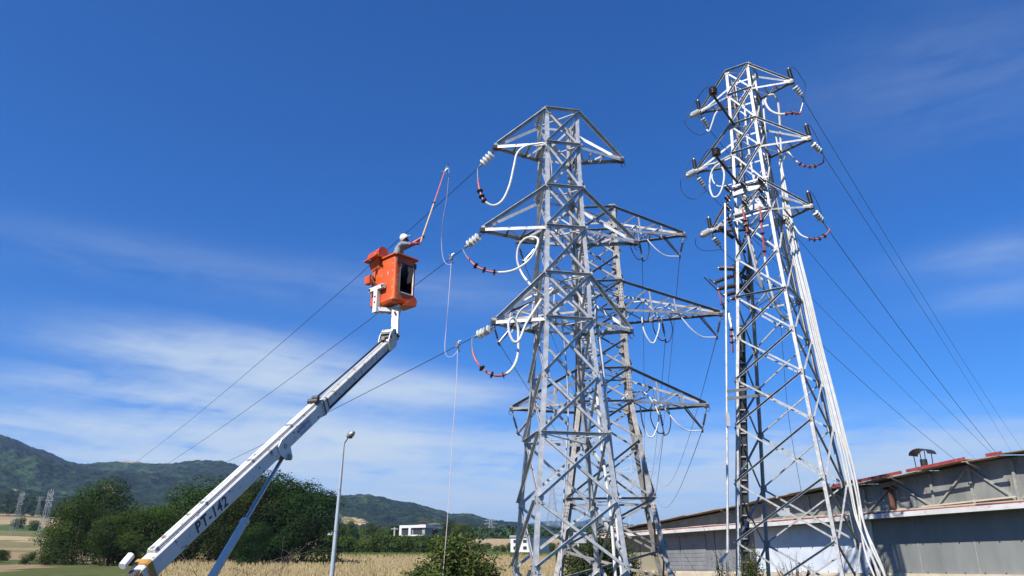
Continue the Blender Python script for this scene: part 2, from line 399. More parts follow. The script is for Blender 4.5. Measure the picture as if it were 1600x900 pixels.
M_BARK = mat('bark', (.07, .055, .04), .9, c2=(.14, .11, .085), scale=9, bump=.02)
M_TWIG = mat('dry_twigs', (.13, .085, .06), .9, c2=(.2, .15, .11), scale=20)

def tree_mesh(seed, H, W, n, size, c0, low=-.06):
    rn = random.Random(seed); m = MB(); m.c = []
    lobes = [((0, 0, H*.62), (W*.36, W*.36, H*.36))]
    for k in range(17):
        a = rn.uniform(0, 6.28); zz = low+.12+(.74-low)*((k+rn.random())/17); rr = W*.5*math.sqrt(max(.05, 1-((zz-.45)/.62)**2))*rn.uniform(.45, .72)
        s = rn.uniform(.14, .235)*W
        lobes.append(((math.cos(a)*rr, math.sin(a)*rr, zz*H), (s*1.15, s*1.15, s*rn.uniform(.7, .95))))
    for i, (c, r) in enumerate(lobes):
        leaf_cloud(m, c, r, int(n*(.16 if i == 0 else .84/17)), size, rn, [q*rn.uniform(.8, 1.25) for q in c0])
    cm = m.mesh('tree_crown', M_LEAF, smooth=False)
    t = MB(); t.tube([(0, 0, -.4), (.05, 0, H*.2), (-.1, .1, H*.45), (0, 0, H*.75)], [W*.035, W*.028, W*.018, .03], 8)
    for c, r in lobes[1:9]: t.tube([(0, 0, H*.25), (c[0]*.4, c[1]*.4, (c[2]+H*.25)/2), c], [W*.018, W*.011, .02], 5)
    return cm, t.mesh('tree_trunk', M_BARK)
def place_tree(kind, meshes, x, y, s, rz, label, cat='tree', group=None, sz=1.0, dz=0):
    r = empty(kind, (x, y, g(x, y)+dz), label, cat, group, rz); r.scale = (s, s, s*sz)
    for nm, me in (('crown', meshes[0]), ('trunk', meshes[1])):
        o = bpy.data.objects.new(nm, me); COL.objects.link(o); o.parent = r
    return r
OAKS = [tree_mesh(11+i, 10, 10, 19000, .23, [(.020, .040, .010), (.025, .048, .012), (.021, .042, .010)][i]) for i in range(3)]
OAKM = [tree_mesh(21+i, 10, 10, 19000, .23, (.036, .068, .016)) for i in range(2)]
OAKL = [tree_mesh(31+i, 8.5, 8.8, 16000, .22, (.060, .102, .020)) for i in range(2)]
BUSH = [tree_mesh(51+i, 3.4, 4.6, 2600, .26, (.062, .105, .022), low=-.05) for i in range(3)]
POP = tree_mesh(71, 9, 5.5, 3200, .34, (.04, .072, .022))
# grove behind the boom: (px of the trunk, Y, height in m / 10, mesh, label)
grove = [(86, 96, .66, OAKL[0], 'yellow green tree at the left end of the grove, beside the lattice pylon'),
         (112, 92, .84, OAKM[1], 'mid green tree right of the yellow green one at the grove edge'),
         (148, 112, 1.24, OAKM[0], 'tall dark tree whose crown tops the left part of the grove'),
         (168, 88, .66, OAKM[0], 'low round dark tree in front of the tall left tree'),
         (212, 94, .86, OAKL[1], 'lighter green tree in the grove left of the boom foot'),
         (232, 86, .70, OAKM[1], 'dark tree just behind the ochre boom bracket'),
         (262, 104, .98, OAKL[0], 'light topped tree behind the PT lettering, left of it'),
         (300, 96, 1.02, OAKM[0], 'dark tree directly behind the PT-142 lettering'),
         (338, 100, 1.15, OAKM[1], 'tall tree behind the middle of the thick boom section'),
         (372, 90, .98, OAKS[1], 'tree between the boom and its lifting cylinder'),
         (404, 94, 1.22, OAKS[1], 'tall dark tree under the cylinder bracket, top touching the boom'),
         (436, 92, 1.10, OAKS[2], 'dark tree right of the lifting cylinder'),
         (472, 90, 1.02, OAKS[0], 'broad dark tree at the right end of the grove near the lamp'),
         (395, 84, .50, OAKS[0], 'low dark shrubby tree at the foot of the grove by the cylinder')]
for u, Y, s, me, lb in grove:
    s *= .90
    p = ray(u, 880)*Y; place_tree('oak_tree', me, p.x, Y, s, rnd.uniform(0, 6.28), lb, group='trees of the grove behind the boom')
# lighter bushes and trees along the far edge of the straw field
for i in range(26):
    u = 508+i*8.2+rnd.uniform(-3, 3)
    if u > 705: u = 508+(u-705)
    Y = rnd.choice([156, 166, 178, 195]); p = ray(u, 860)*Y
    place_tree('bush', BUSH[i % 3], p.x, Y, rnd.uniform(.75, 1.25), rnd.uniform(0, 6.28), 'round light green bush along the far edge of the straw field', 'bush', 'bushes beyond the straw field')
for i in range(22):
    u = 500+i*10.5+rnd.uniform(-4, 4); Y = rnd.uniform(225, 262); p = ray(u, 860)*Y
    if 625 < u < 695: continue
    place_tree('tree', POP if i % 3 else OAKL[i % 2], p.x, Y, rnd.uniform(.75, 1.05), rnd.uniform(0, 6.28), 'dark green tree in the row behind the bushes beyond the straw field', 'tree', 'row of trees behind the bushes')
for i in range(13):
    u = 742+i*11+rnd.uniform(-4, 4); Y = rnd.uniform(195, 240); p = ray(u, 860)*Y
    place_tree('shrub', BUSH[i % 3], p.x, Y, rnd.uniform(.45, .8), rnd.uniform(0, 6.28), 'low green shrub on the field margin seen through the middle pylon', 'shrub', 'shrubs on the far field margin')
for (u, Y, s, lb) in [(4, 110, .42, 'leafy bush at the left edge of the picture'), (44, 93, .40, 'bright green bush in front of the leaning lattice pylon foot'), (72, 90, .30, 'small green bush right of the lattice pylon foot'),
                      (-8, 100, .5, 'green bush cut by the left picture edge'), (18, 300, 1.2, 'dark round bush between the far fields on the left'), (45, 290, 1.1, 'dark round bush on the far field left of the grove'), (36, 560, .8, 'tiny lone tree on the far beige field')]:
    p = ray(u, 870)*Y; place_tree('bush', BUSH[int(Y) % 3], p.x, Y, s, u, lb, 'bush')
for i in range(9):
    u = -8+i*7; p = ray(u, 860)*620
    place_tree('tree', POP, p.x, 620, rnd.uniform(1.3, 1.9), i, 'dark tree of the belt behind the far left fields', 'tree', 'tree belt on the far left')
# far woodland belts, too many trees to count
wd = MB(); wd.c = []
rw = random.Random(9)
for k in range(1500):
    u = rw.uniform(-30, 930); Y = rw.choice([430, 470, 520, 600, 680, 720])+rw.uniform(-15, 15); p = ray(u, 850)*Y
    if u < 130 and Y < 600: continue
    h = rw.uniform(3, 6.5)
    if NZ.noise(V((p.x*.015, Y*.02, 3))) < -.12: continue
    leaf_cloud(wd, (p.x, Y, g(p.x, Y)+h*.5), (h*.7, h*.7, h*.6), 26, h*.45, rw, (.04, .068, .022))
tag(wd.build('woodland', M_LEAF, smooth=False), 'far belts of woodland below the hills', 'woodland', kind='stuff')

# near bushes with real leaves
def near_bush(name, u, Y, H, W, n, size, c0, label, seed, stems=9, zb=None):
    rn = random.Random(seed); p = ray(u, 880)*Y; z0 = g(p.x, Y) if zb is None else zb
    r = empty(name, (p.x, Y, z0), label, 'bush'); m = MB(); m.c = []; t = MB()
    for k in range(int(stems*5)):
        a = rn.uniform(0, 6.28); rr = W/2*math.sqrt(rn.random()); hh = H*(1-.45*(rr/(W/2))**2)*rn.uniform(.62, 1.06)
        tip = V((math.cos(a)*rr, math.sin(a)*rr, hh)); b0 = V((tip.x*.15, tip.y*.15, -.1)); mid = V((tip.x*.75, tip.y*.75, hh*.5))
        pts = smooth([b0, mid, tip], 6); t.tube(pts, [.02*(1-i/len(pts))+.004 for i in range(len(pts))], 5)
        for i in range(n//(stems*5)):
            q = rn.random()**.6; c = pts[min(len(pts)-1, int(q*(len(pts)-1)))]+V((rn.gauss(0, .16), rn.gauss(0, .16), rn.gauss(0, .13)))
            if c.z < 0: continue
            nn = V((rn.gauss(0, .6), rn.gauss(0, .6), 1+rn.gauss(0, .5))).normalized(); uu = nn.orthogonal().normalized(); uu.rotate(Quaternion(nn, rn.uniform(0, 6.28))); w_ = nn.cross(uu)
            s = size*rn.uniform(.6, 1.3); bb = rn.uniform(.65, 1.4)
            m.add([c, c+uu*s*.5+w_*s*.26+nn*s*.05, c+uu*s, c+uu*s*.5-w_*s*.26+nn*s*.05], [(0, 1, 2, 3)]); m.c.append((c0[0]*bb*rn.uniform(.8, 1.35), c0[1]*bb, c0[2]*bb))
    m.build('foliage', M_LEAF, r, smooth=False); t.build('stem', M_BARK, r); return r
near_bush('leafy_bush', 707, 24, 3.1, 3.1, 24000, .12, (.075, .125, .028), 'large leafy green bush in front of the straw field, behind the hanging cord', 3, 12)
near_bush('leafy_bush', 935, 37, 3.5, 3.6, 14000, .13, (.06, .095, .025), 'green bush seen through the rear pylon legs', 4, 10)
near_bush('leafy_sapling', 915, 39, 4.6, .9, 900, .12, (.05, .085, .025), 'slim sapling rising above the bush inside the rear pylon', 6, 2)
near_bush('leafy_bush', 968, 41, 3.0, 2.2, 4500, .11, (.05, .08, .022), 'dark green bush at the left end of the long shed', 8, 8)
near_bush('climbing_ivy', 1176, 27.8, 2.45, .75, 5000, .07, (.07, .11, .02), 'ivy climbing the foot of the right pylon', 7, 8)
near_bush('weed_clump', 1128, 33, 1.9, .7, 500, .08, (.08, .12, .03), 'thin weeds growing against the grey shed doors', 9, 4)
near_bush('weed_clump', 1240, 34, 1.45, 1.6, 300, .07, (.09, .11, .03), 'sparse weeds at the foot of the white shed wall', 12, 6)
near_bush('weed_clump', 1372, 31.5, 1.6, .8, 350, .07, (.08, .10, .03), 'thin weeds at the base of the white cable bundle', 13, 5)
# dead shrub by the boom
rn = random.Random(21)
db = empty('dead_shrub', (ray(372, 890).x*19, 19, g(-6, 19)), 'bare brown leafless shrub below the lifting cylinder', 'shrub')
tw = MB()
def branch(p, d, L, r, lv):
    pts = [p]; q = p.copy(); dd = d.copy()
    for i in range(5):
        dd = (dd+V((rn.gauss(0, .16), rn.gauss(0, .16), rn.gauss(0, .12)))).normalized(); q = q+dd*L/5; pts.append(q.copy())
        if lv and i > 0: branch(q.copy(), (dd+V((rn.gauss(0, .6), rn.gauss(0, .6), rn.gauss(.1, .4)))).normalized(), L*.55, r*.55, lv-1)
    tw.tube(pts, [r*(1-.14*i) for i in range(6)], 4)
for k in range(13):
    a = rn.uniform(-.5, 3.6)
    branch(V((-.9+k*.16, rn.uniform(-.4, .4), -.05)), V((math.cos(a)*.55, rn.uniform(-.3, .3), 1)).normalized(), rn.uniform(1.25, 2.15), .012, 2)
tw.build('branch', M_TWIG, db)
# straw stalks on the field
wh = MB(); wh.c = []; rw = random.Random(2)
for k in range(36000):
    Y = 48+100*rw.random()**1.3; a = rw.uniform(-.52, .20); x = a*Y
    if -.60 < a+.03*fbm(x*.06, Y*.09, 1) < -.44 and Y < 92: continue
    z = g(x, Y); h = rw.uniform(.25, .6)*(1+.3*NZ.noise(V((x*.2, Y*.2, 0)))); w_ = rw.uniform(.03, .09); l = rw.gauss(0, .12); b = rw.uniform(.75, 1.2)
    t_ = rw.uniform(0, 3.14); cx, cy = math.cos(t_)*w_, math.sin(t_)*w_
    wh.add([(x-cx, Y-cy, z-.02), (x+cx, Y+cy, z-.02), (x+l+cx*.5, Y, z+h), (x+l-cx*.5, Y, z+h*.93)], [(0, 1, 2, 3)]); c = STRAW*b; wh.c.append(tuple(c*(1, .97, .92)))
tag(wh.build('straw_stalks', M_LEAF, smooth=False), 'dry standing straw covering the field', 'straw', kind='stuff')
gs = MB(); gs.c = []
for k in range(9000):
    Y = rw.uniform(136, 156); a = rw.uniform(-.3, .2); x = a*Y; z = g(x, Y); h = rw.uniform(.3, .75)
    gs.add([(x-.12, Y, z-.02), (x+.12, Y, z-.02), (x+rw.gauss(0, .1), Y, z+h)], [(0, 1, 2)]); b = rw.uniform(.7, 1.2); gs.c.append((.10*b, .135*b, .035*b))
tag(gs.build('tall_grass', M_LEAF, smooth=False), 'green grass strip at the far edge of the straw field', 'grass', kind='stuff')
# ================================================================ THE LONG SHED
SN = V((.938, .3467, 0)).normalized(); SD = V((-SN.y, SN.x, 0))       # outward-away normal, and the wall's direction going away from the camera
def S(s, t, z): q = SN*(30+t)+SD*s; return V((q.x, q.y, EYE+z))       # z above eye level
SR = Matrix((SD, SN, V((0, 0, 1)))).transposed()
shed = empty('long_shed', S(40, 6, -EYE+.8), 'long low metal shed with white fascia and a rising patched roof', 'shed')
inv = Matrix.Translation(-shed.location)
def sbuild(mb, name, mats, parent=None, smooth=None):
    mb.v = [tuple(V(v)-shed.location) for v in mb.v]; return mb.build(name, mats, parent or shed, smooth)
M_SHG = mat('grey_green_sheet', (.20, .212, .20), .5, 0, (.27, .28, .265), 1.1, bump=.02, bscale=1.2, c3=(.26, .25, .22), s3=.72, stretch=(1, 1, .22))
M_SHW = mat('white_sheet', (.58, .64, .72), .5, 0, (.69, .74, .80), 1.4, bump=.012, bscale=1.0)
M_SHD = mat('grey_door_sheet', (.19, .20, .21), .5, 0, (.26, .265, .27), 1.3, bump=.02, bscale=2.5)
M_SHB = mat('beige_sheet', (.30, .27, .18), .7, 0, (.33, .29, .19), 1.0)
M_UPW = mat('upper_sheet', (.19, .20, .18), .55, 0, (.31, .315, .285), 1.1, bump=.01, stretch=(1, 1, .4), c3=(.2, .16, .12), s3=.74)
M_FAS = mat('white_fascia', (.58, .57, .54), .5, 0, (.75, .74, .72), 1.6, c3=(.25, .10, .07), s3=.80)
M_ROOFT = mat('roof_sheets', (.36, .25, .17), .8, 0, (.50, .40, .30), 1.8, c3=(.2, .1, .06), s3=.75)
M_REDR = mat('red_roof_edge', (.30, .035, .035), .7, 0, (.40, .07, .06), 3, c3=(.30, .2, .16), s3=.76)
M_RUST = mat('rusty_steel', (.09, .035, .02), .85, 0, (.16, .07, .035), 9)
M_CREAM = mat('cream_concrete', (.50, .43, .32), .9, 0, (.62, .54, .42), 1.5, bump=.01)
M_DARK = mat('dark_seam', (.03, .025, .025), .8)
M_WOOD = mat('frame_paint', (.25, .255, .23), .7, 0, (.38, .38, .34), 6)
zb, zf0, zf1 = -.33, 2.04, 2.30
for s0, s1, mm, nm in ((8, 30.4, M_SHG, 'grey_green_wall'), (30.4, 39.55, M_SHW, 'white_wall'), (39.55, 50.2, M_SHD, 'sheet_metal_wall'), (50.2, 66, M_SHB, 'beige_wall')):
    mb = MB(); mb.box(S((s0+s1)/2, .1, (zb+2.1)/2), (s1-s0-.004, .2, 2.1-zb), SR)
    w_ = sbuild(mb, nm, mm)
    if nm == 'grey_green_wall': mb2s = [24.87-6.1, 24.87-3.05, 21.8, 24.87, 27.78]; col = M_WOOD
    elif nm == 'white_wall': mb2s = [33.4, 36.4]; col = M_SHW
    elif nm == 'sheet_metal_wall': mb2s = [41.2, 43.6]; col = M_DARK
    else: mb2s = [53.3, 56.5]; col = M_DARK
    for ss in mb2s:
        m2 = MB(); m2.box(S(ss, -.008, (zb+2.1)/2), (.04, .016, 2.1-zb-.02), SR); sbuild(m2, 'seam', col)
    m2 = MB()
    for k in range(int((s1-s0)/.95)):
        for zz in (zb+.04, .93): m2.box(S(s0+.5+k*.95, -.012, zz), (.05, .02, .05), SR)
    if nm != 'beige_wall': sbuild(m2, 'bolt_row', M_BOLT)
m2 = MB(); m2.box(S(30.4, -.03, .86), (.13, .05, 2.36), SR); sbuild(m2, 'corner_post', M_FAS)
# doors in the dark part
for s0, s1, nm in ((44.6, 47.6, 'sheet_door'), (47.7, 50.1, 'sheet_door')):
    m2 = MB(); m2.box(S((s0+s1)/2, -.03, .8), (s1-s0, .05, 2.2), SR)
    for k in range(9): m2.box(S((s0+s1)/2, -.06, -.2+k*.25), (s1-s0-.05, .02, .03), SR)
    sbuild(m2, nm, M_SHD)
# eaves: slab, fascia, clutter on the edge
m2 = MB(); m2.box(S(37, -.30, 2.13), (58, 1.1, .05), SR); sbuild(m2, 'eaves_soffit', M_SHG)
m2 = MB(); m2.box(S(37, -.90, (zf0+zf1)/2+.03), (58, .05, zf1-zf0-.05), SR); sbuild(m2, 'fascia', M_FAS)
m2 = MB(); rr = random.Random(3); s = 8
while s < 66:
    L = rr.uniform(1.6, 3.2); m2.beam(S(s, -.84+rr.uniform(-.03, .03), 2.325), S(s+L-.05, -.84+rr.uniform(-.03, .03), 2.325+rr.uniform(0, .05)), .12, .03+rr.random()*.03); s += L
sbuild(m2, 'edge_strip', M_REDR)
m2 = MB(); s = 8
while s < 66:
    L = rr.uniform(2.2, 4.5); m2.beam(S(s, -.62, 2.40+rr.uniform(-.02, .03)), S(s+L, -.62, 2.40+rr.uniform(-.02, .04)), .2, .05); s += L
sbuild(m2, 'edge_pipe', M_CREAM)
m2 = MB(); m2.box(S(37, -.28, 2.37), (58, .9, .03), SR); sbuild(m2, 'lower_roof', M_ROOFT)
# upper wall under the rising roof
RL = [(6, 5.05), (10, 4.9), (16, 4.55), (21.8, 4.2), (23.9, 4.18), (27.3, 3.98), (30.4, 3.74), (33, 3.76), (37.5, 3.62), (40, 3.40), (43.7, 3.2), (49.5, 2.93), (56, 2.62), (66, 2.45)]
m2 = MB()
pts = [S(6, .12, 2.36)]+[S(66, .12, 2.36)]+[S(s, .12, interp(RL, s)-.03) for s, _ in RL[::-1]]
m2.poly(pts, SN, .1); sbuild(m2, 'upper_wall', M_UPW)
for k in range(11):
    s = 22.52-4.04+2.02*k
    if s > 44: break
    top = interp(RL, s)-.12
    m2 = MB(); m2.box(S(s, .08, (2.4+top)/2), (.12, .08, top-2.4), SR)
    sbuild(m2, 'wall_post', M_WOOD)
    if k % 2 == 1 and k < 9:
        for dr in (-1, 1):
            m2 = MB(); s2 = s+dr*2.0; m2.beam(S(s+dr*.05, .085, top-.06), S(s2-dr*.1, .085, 2.5), .07, .10, SN); sbuild(m2, 'wall_brace', M_WOOD)
for sa, sb in ((33, 22.6), (47, 33.2)):
    m2 = MB(); m2.beam(S(sa, .06, 2.43), S(sb, .06, 2.62 if sb < 30 else 2.50), .06, .07, (0, 0, 1)); sbuild(m2, 'ledge_pipe', M_CREAM)
# roof made of overlapping sheets along the rising edge
rr = random.Random(8); s = 66.0; i = 0
while s > 5:
    L = rr.uniform(1.5, 2.7); s2 = max(5, s-L); z0 = interp(RL, s)+rr.uniform(-.03, .05); z1 = interp(RL, s2)+rr.uniform(-.03, .07)
    o_ = rr.uniform(-.75, -.45); th = .03
    m2 = MB(); a, b, c, d = S(s+.06, o_, z0+.04*(i % 2)), S(s2-.06, o_+rr.uniform(-.12, .12), z1+.04*(i % 2)), S(s2-.06, 9, z1+.04*(i % 2)+.5), S(s+.06, 9, z0+.04*(i % 2)+.5)
    m2.v = [tuple(q) for q in (a, b, c, d)]+[tuple(q+V((0, 0, th))) for q in (a, b, c, d)]
    m2.f = [(3, 2, 1, 0), (4, 5, 6, 7), (0, 1, 5, 4), (1, 2, 6, 5), (2, 3, 7, 6), (3, 0, 4, 7)]; m2.m = [0]*6
    sbuild(m2, 'roof_sheet', M_ROOFT if i % 3 else M_SHB)
    if i % 2 == 0 and s < 42:
        m2 = MB(); m2.beam(S(s-.2, -.62, interp(RL, s-.2)-.05), S(s-.2, .1, interp(RL, s-.2)-.28), .05, .06); sbuild(m2, 'rafter_end', M_CREAM)
    s = s2; i += 1
for sa, sb in ((27.3, 31.8), (23.9, 27.0), (22.2, 22.9), (12, 20.5)):
    m2 = MB(); m2.beam(S(sa, -.78, interp(RL, sa)+.07), S(sb, -.78, interp(RL, sb)+.07), .06, .13); sbuild(m2, 'red_roof_edge', M_REDR)
# far side body so that the shed has depth
m2 = MB(); m2.box(S(36, 9.2, 1.0), (60, .2, 3.6), SR); m2.box(S(6.1, 4.7, 1.3), (.2, 9, 3.6), SR); m2.box(S(65.9, 4.7, 1.0), (.2, 9, 2.6), SR); sbuild(m2, 'back_wall', M_SHG)
m2 = MB(); m2.box(S(37, -.12, -.58), (60, .30, .5), SR); m2.box(S(37, -.32, -.7), (60, .16, .55), SR); sbuild(m2, 'plinth', M_CREAM)
# vents standing on the roof
def shed_s(u, v, t):
    r = ray(u, v); Y = (30+t)/(r.x*SN.x+SN.y); q = r*Y; return V((q.x, q.y, 0)).dot(SD), q.z
s, z = shed_s(1446, 736, 1.0)
ve = empty('roof_vent', S(s, 1.0, z-.3), 'black chimney vent with curved sheet hood on the shed roof', 'vent')
m2 = MB(); m2.tube([(0, 0, 0), (0, 0, .75)], .14, 16); m2.build('flue', M_BLACK, ve)
m2 = MB()
for i in range(9):
    a0 = PI*i/9-.12*(1-i/4.5)*0; a1 = PI*(i+1)/9
    q = [V((math.cos(a)*.42, 0, .93+math.sin(a)*.24)) for a in (a0, a1)]
    m2.poly([q[0]+V((0, -.3, 0)), q[0]+V((0, .3, 0)), q[1]+V((0, .3, 0)), q[1]+V((0, -.3, 0))], (0, 0, 1), .02)
m2.build('hood', mat('blue_black_sheet', (.03, .033, .045), .45), ve)
for sx_ in (-.22, .22):
    for sy_ in (-.22, .22):
        m2 = MB(); m2.tube([(sx_, sy_, .1), (sx_*1.15, sy_, 1.08)], .018, 6); m2.build('strut', M_BLACK, ve)
ve.scale = (1.15, 1.15, 1.12); ve.rotation_euler = (0, 0, math.atan2(SD.y, SD.x)+R(8)); 
s, z = shed_s(1396, 797, -.15)
pi_ = empty('flue_pipe', S(s, -.15, 2.38), 'short rusty flue pipe with an orange brown hood on the shed eaves', 'flue pipe')
m2 = MB(); m2.tube([(0, 0, 0), (0, 0, 1.05)], .13, 14); m2.build('pipe', M_RUST, pi_)
m2 = MB()
for i in range(7):
    a0 = PI*i/7; a1 = PI*(i+1)/7; q = [V((math.cos(a)*.27, 0, 1.04+math.sin(a)*.13)) for a in (a0, a1)]
    m2.poly([q[0]+V((0, -.2, 0)), q[0]+V((0, .2, 0)), q[1]+V((0, .2, 0)), q[1]+V((0, -.2, 0))], (0, 0, 1), .02)
m2.build('hood', mat('orange_rust', (.28, .09, .03), .8), pi_); pi_.rotation_euler = (0, 0, math.atan2(SD.y, SD.x))
# a tree top behind the shed
def pt(u, v, Y): q = P(u, v, Y); return q
q = ray(1345, 800)*52; place_tree('tree', OAKS[1], q.x, 52, .60, 1, 'dark tree top showing above the shed roof behind the cables', 'tree')

# ================================================================ FAR HOUSES
M_HW = mat('white_render', (.62, .62, .60), .8, 0, (.72, .72, .70), .5)
M_HG = mat('grey_block', (.28, .28, .28), .9, 0, (.36, .36, .35), 1.2)
M_HDK = mat('dark_opening', (.02, .02, .022), .6)
M_TILE = mat('red_tiles', (.28, .09, .05), .8, 0, (.36, .14, .08), 2)
M_PINK = mat('pink_brick', (.45, .20, .15), .9)
def house(name, u0, u1, v0, v1, Y, label, kind, depth=9, side=.35):
    a, b = P(u0, v1, Y), P(u1, v0, Y); W = b.x-a.x; H = b.z-a.z; c = V(((a.x+b.x)/2, Y+depth/2, a.z))
    r = empty(name, c, label, 'house'); yaw = -side; r.rotation_euler = (0, 0, yaw)
    if kind == 'modern':
        W *= .85
        m = MB(); m.box((0, 0, H*.62), (W*.9, depth, H*.5)); m.build('upper_storey', M_HG, r)
        m = MB(); m.box((0, 0, H*.2), (W*.7, depth*.8, H*.42)); m.build('ground_storey', M_HG, r)
        m = MB(); m.box((0, -.3, H*.90), (W*1.02, depth*1.05, H*.17)); m.build('roof', M_HW, r)
        m = MB(); m.box((0, -.7, H*.36), (W*.94, depth*.98, H*.07)); m.build('balcony', M_HW, r)
        for x in (-.46, -.10): 
            m = MB(); m.box((W*x, -depth/2-.4, H*.6), (W*.09, .5, H*.46)); m.build('pillar', M_HW, r)
        for x0, ww in ((-.29, .2), (.17, .34)):
            m = MB(); m.box((W*x0, -depth/2-.01, H*.6), (W*ww, .1, H*.36)); m.build('window', M_HDK, r)
        m = MB(); m.box((W*.46, depth*.1, H*.6), (.1, depth*.3, H*.28)); m.build('window', M_HDK, r)
        m = MB(); m.box((W*.02, 1, H*1.02), (W*.28, 3, H*.12)); m.build('parapet', M_PINK, r)
        for x in (-.4, .3):
            m = MB(); m.box((W*x, -depth/2+.4, H*.18), (.5, .5, H*.36)); m.build('column', M_HG, r)
    else:
        m = MB(); m.box((0, 0, H*.42), (W, depth, H*.84)); m.build('wall', M_HW, r)
        rf = MB()
        if kind == 'flat': rf.box((0, 0, H*.9), (W*1.06, depth*1.05, H*.12)); rf.build('roof', M_HG, r)
        else:
            y = depth*.58; x = W*.55; z = H*.84
            rf.add([(-x, -y, z), (x, -y, z), (x, y, z), (-x, y, z), (-x*.8, 0, H*1.05), (x*.8, 0, H*1.05)], [(3, 2, 1, 0), (0, 1, 5, 4), (1, 2, 5), (2, 3, 4, 5), (3, 0, 4)]); rf.build('roof', M_TILE, r)
        nw = max(2, int(W/2.6))
        for i in range(nw):
            for zz in (.25, .62):
                m = MB(); m.box((-W/2+W*(i+.5)/nw, -depth/2-.02, H*zz), (W/nw*.36, .12, H*.17)); m.build('window', M_HDK, r)
    return r
house('modern_house', 628, 684, 820, 846, 235, 'flat roofed unfinished concrete house with dark window openings beyond the field', 'modern', 10, .42)
house('white_house', 812, 846, 835, 863, 165, 'small two storey white house seen through the left leg of the middle pylon', 'flat', 9, .5)
house('white_house', 955, 984, 819, 838, 210, 'pale house between the middle pylon legs near the shed end', 'flat', 8, .2)
house('white_house', 403, 420, 824, 848, 128, 'white building glimpsed between the dark grove trees', 'flat', 6, .1)
house('red_roof_house', -6, 9, 804, 818, 560, 'white house with red roof at the far left picture edge', 'tile', 10)
house('red_roof_house', 11, 20, 804, 817, 566, 'white red roofed house second from the far left edge', 'tile', 10)
house('red_roof_house', 22, 29, 804, 816, 572, 'white red roofed house third from the far left edge, nearest the beige field', 'tile', 10)
house('grey_shed', 508, 522, 829, 836, 240, 'low pale roofed outbuilding between grove and bushes by the lamp', 'flat', 6, .1)
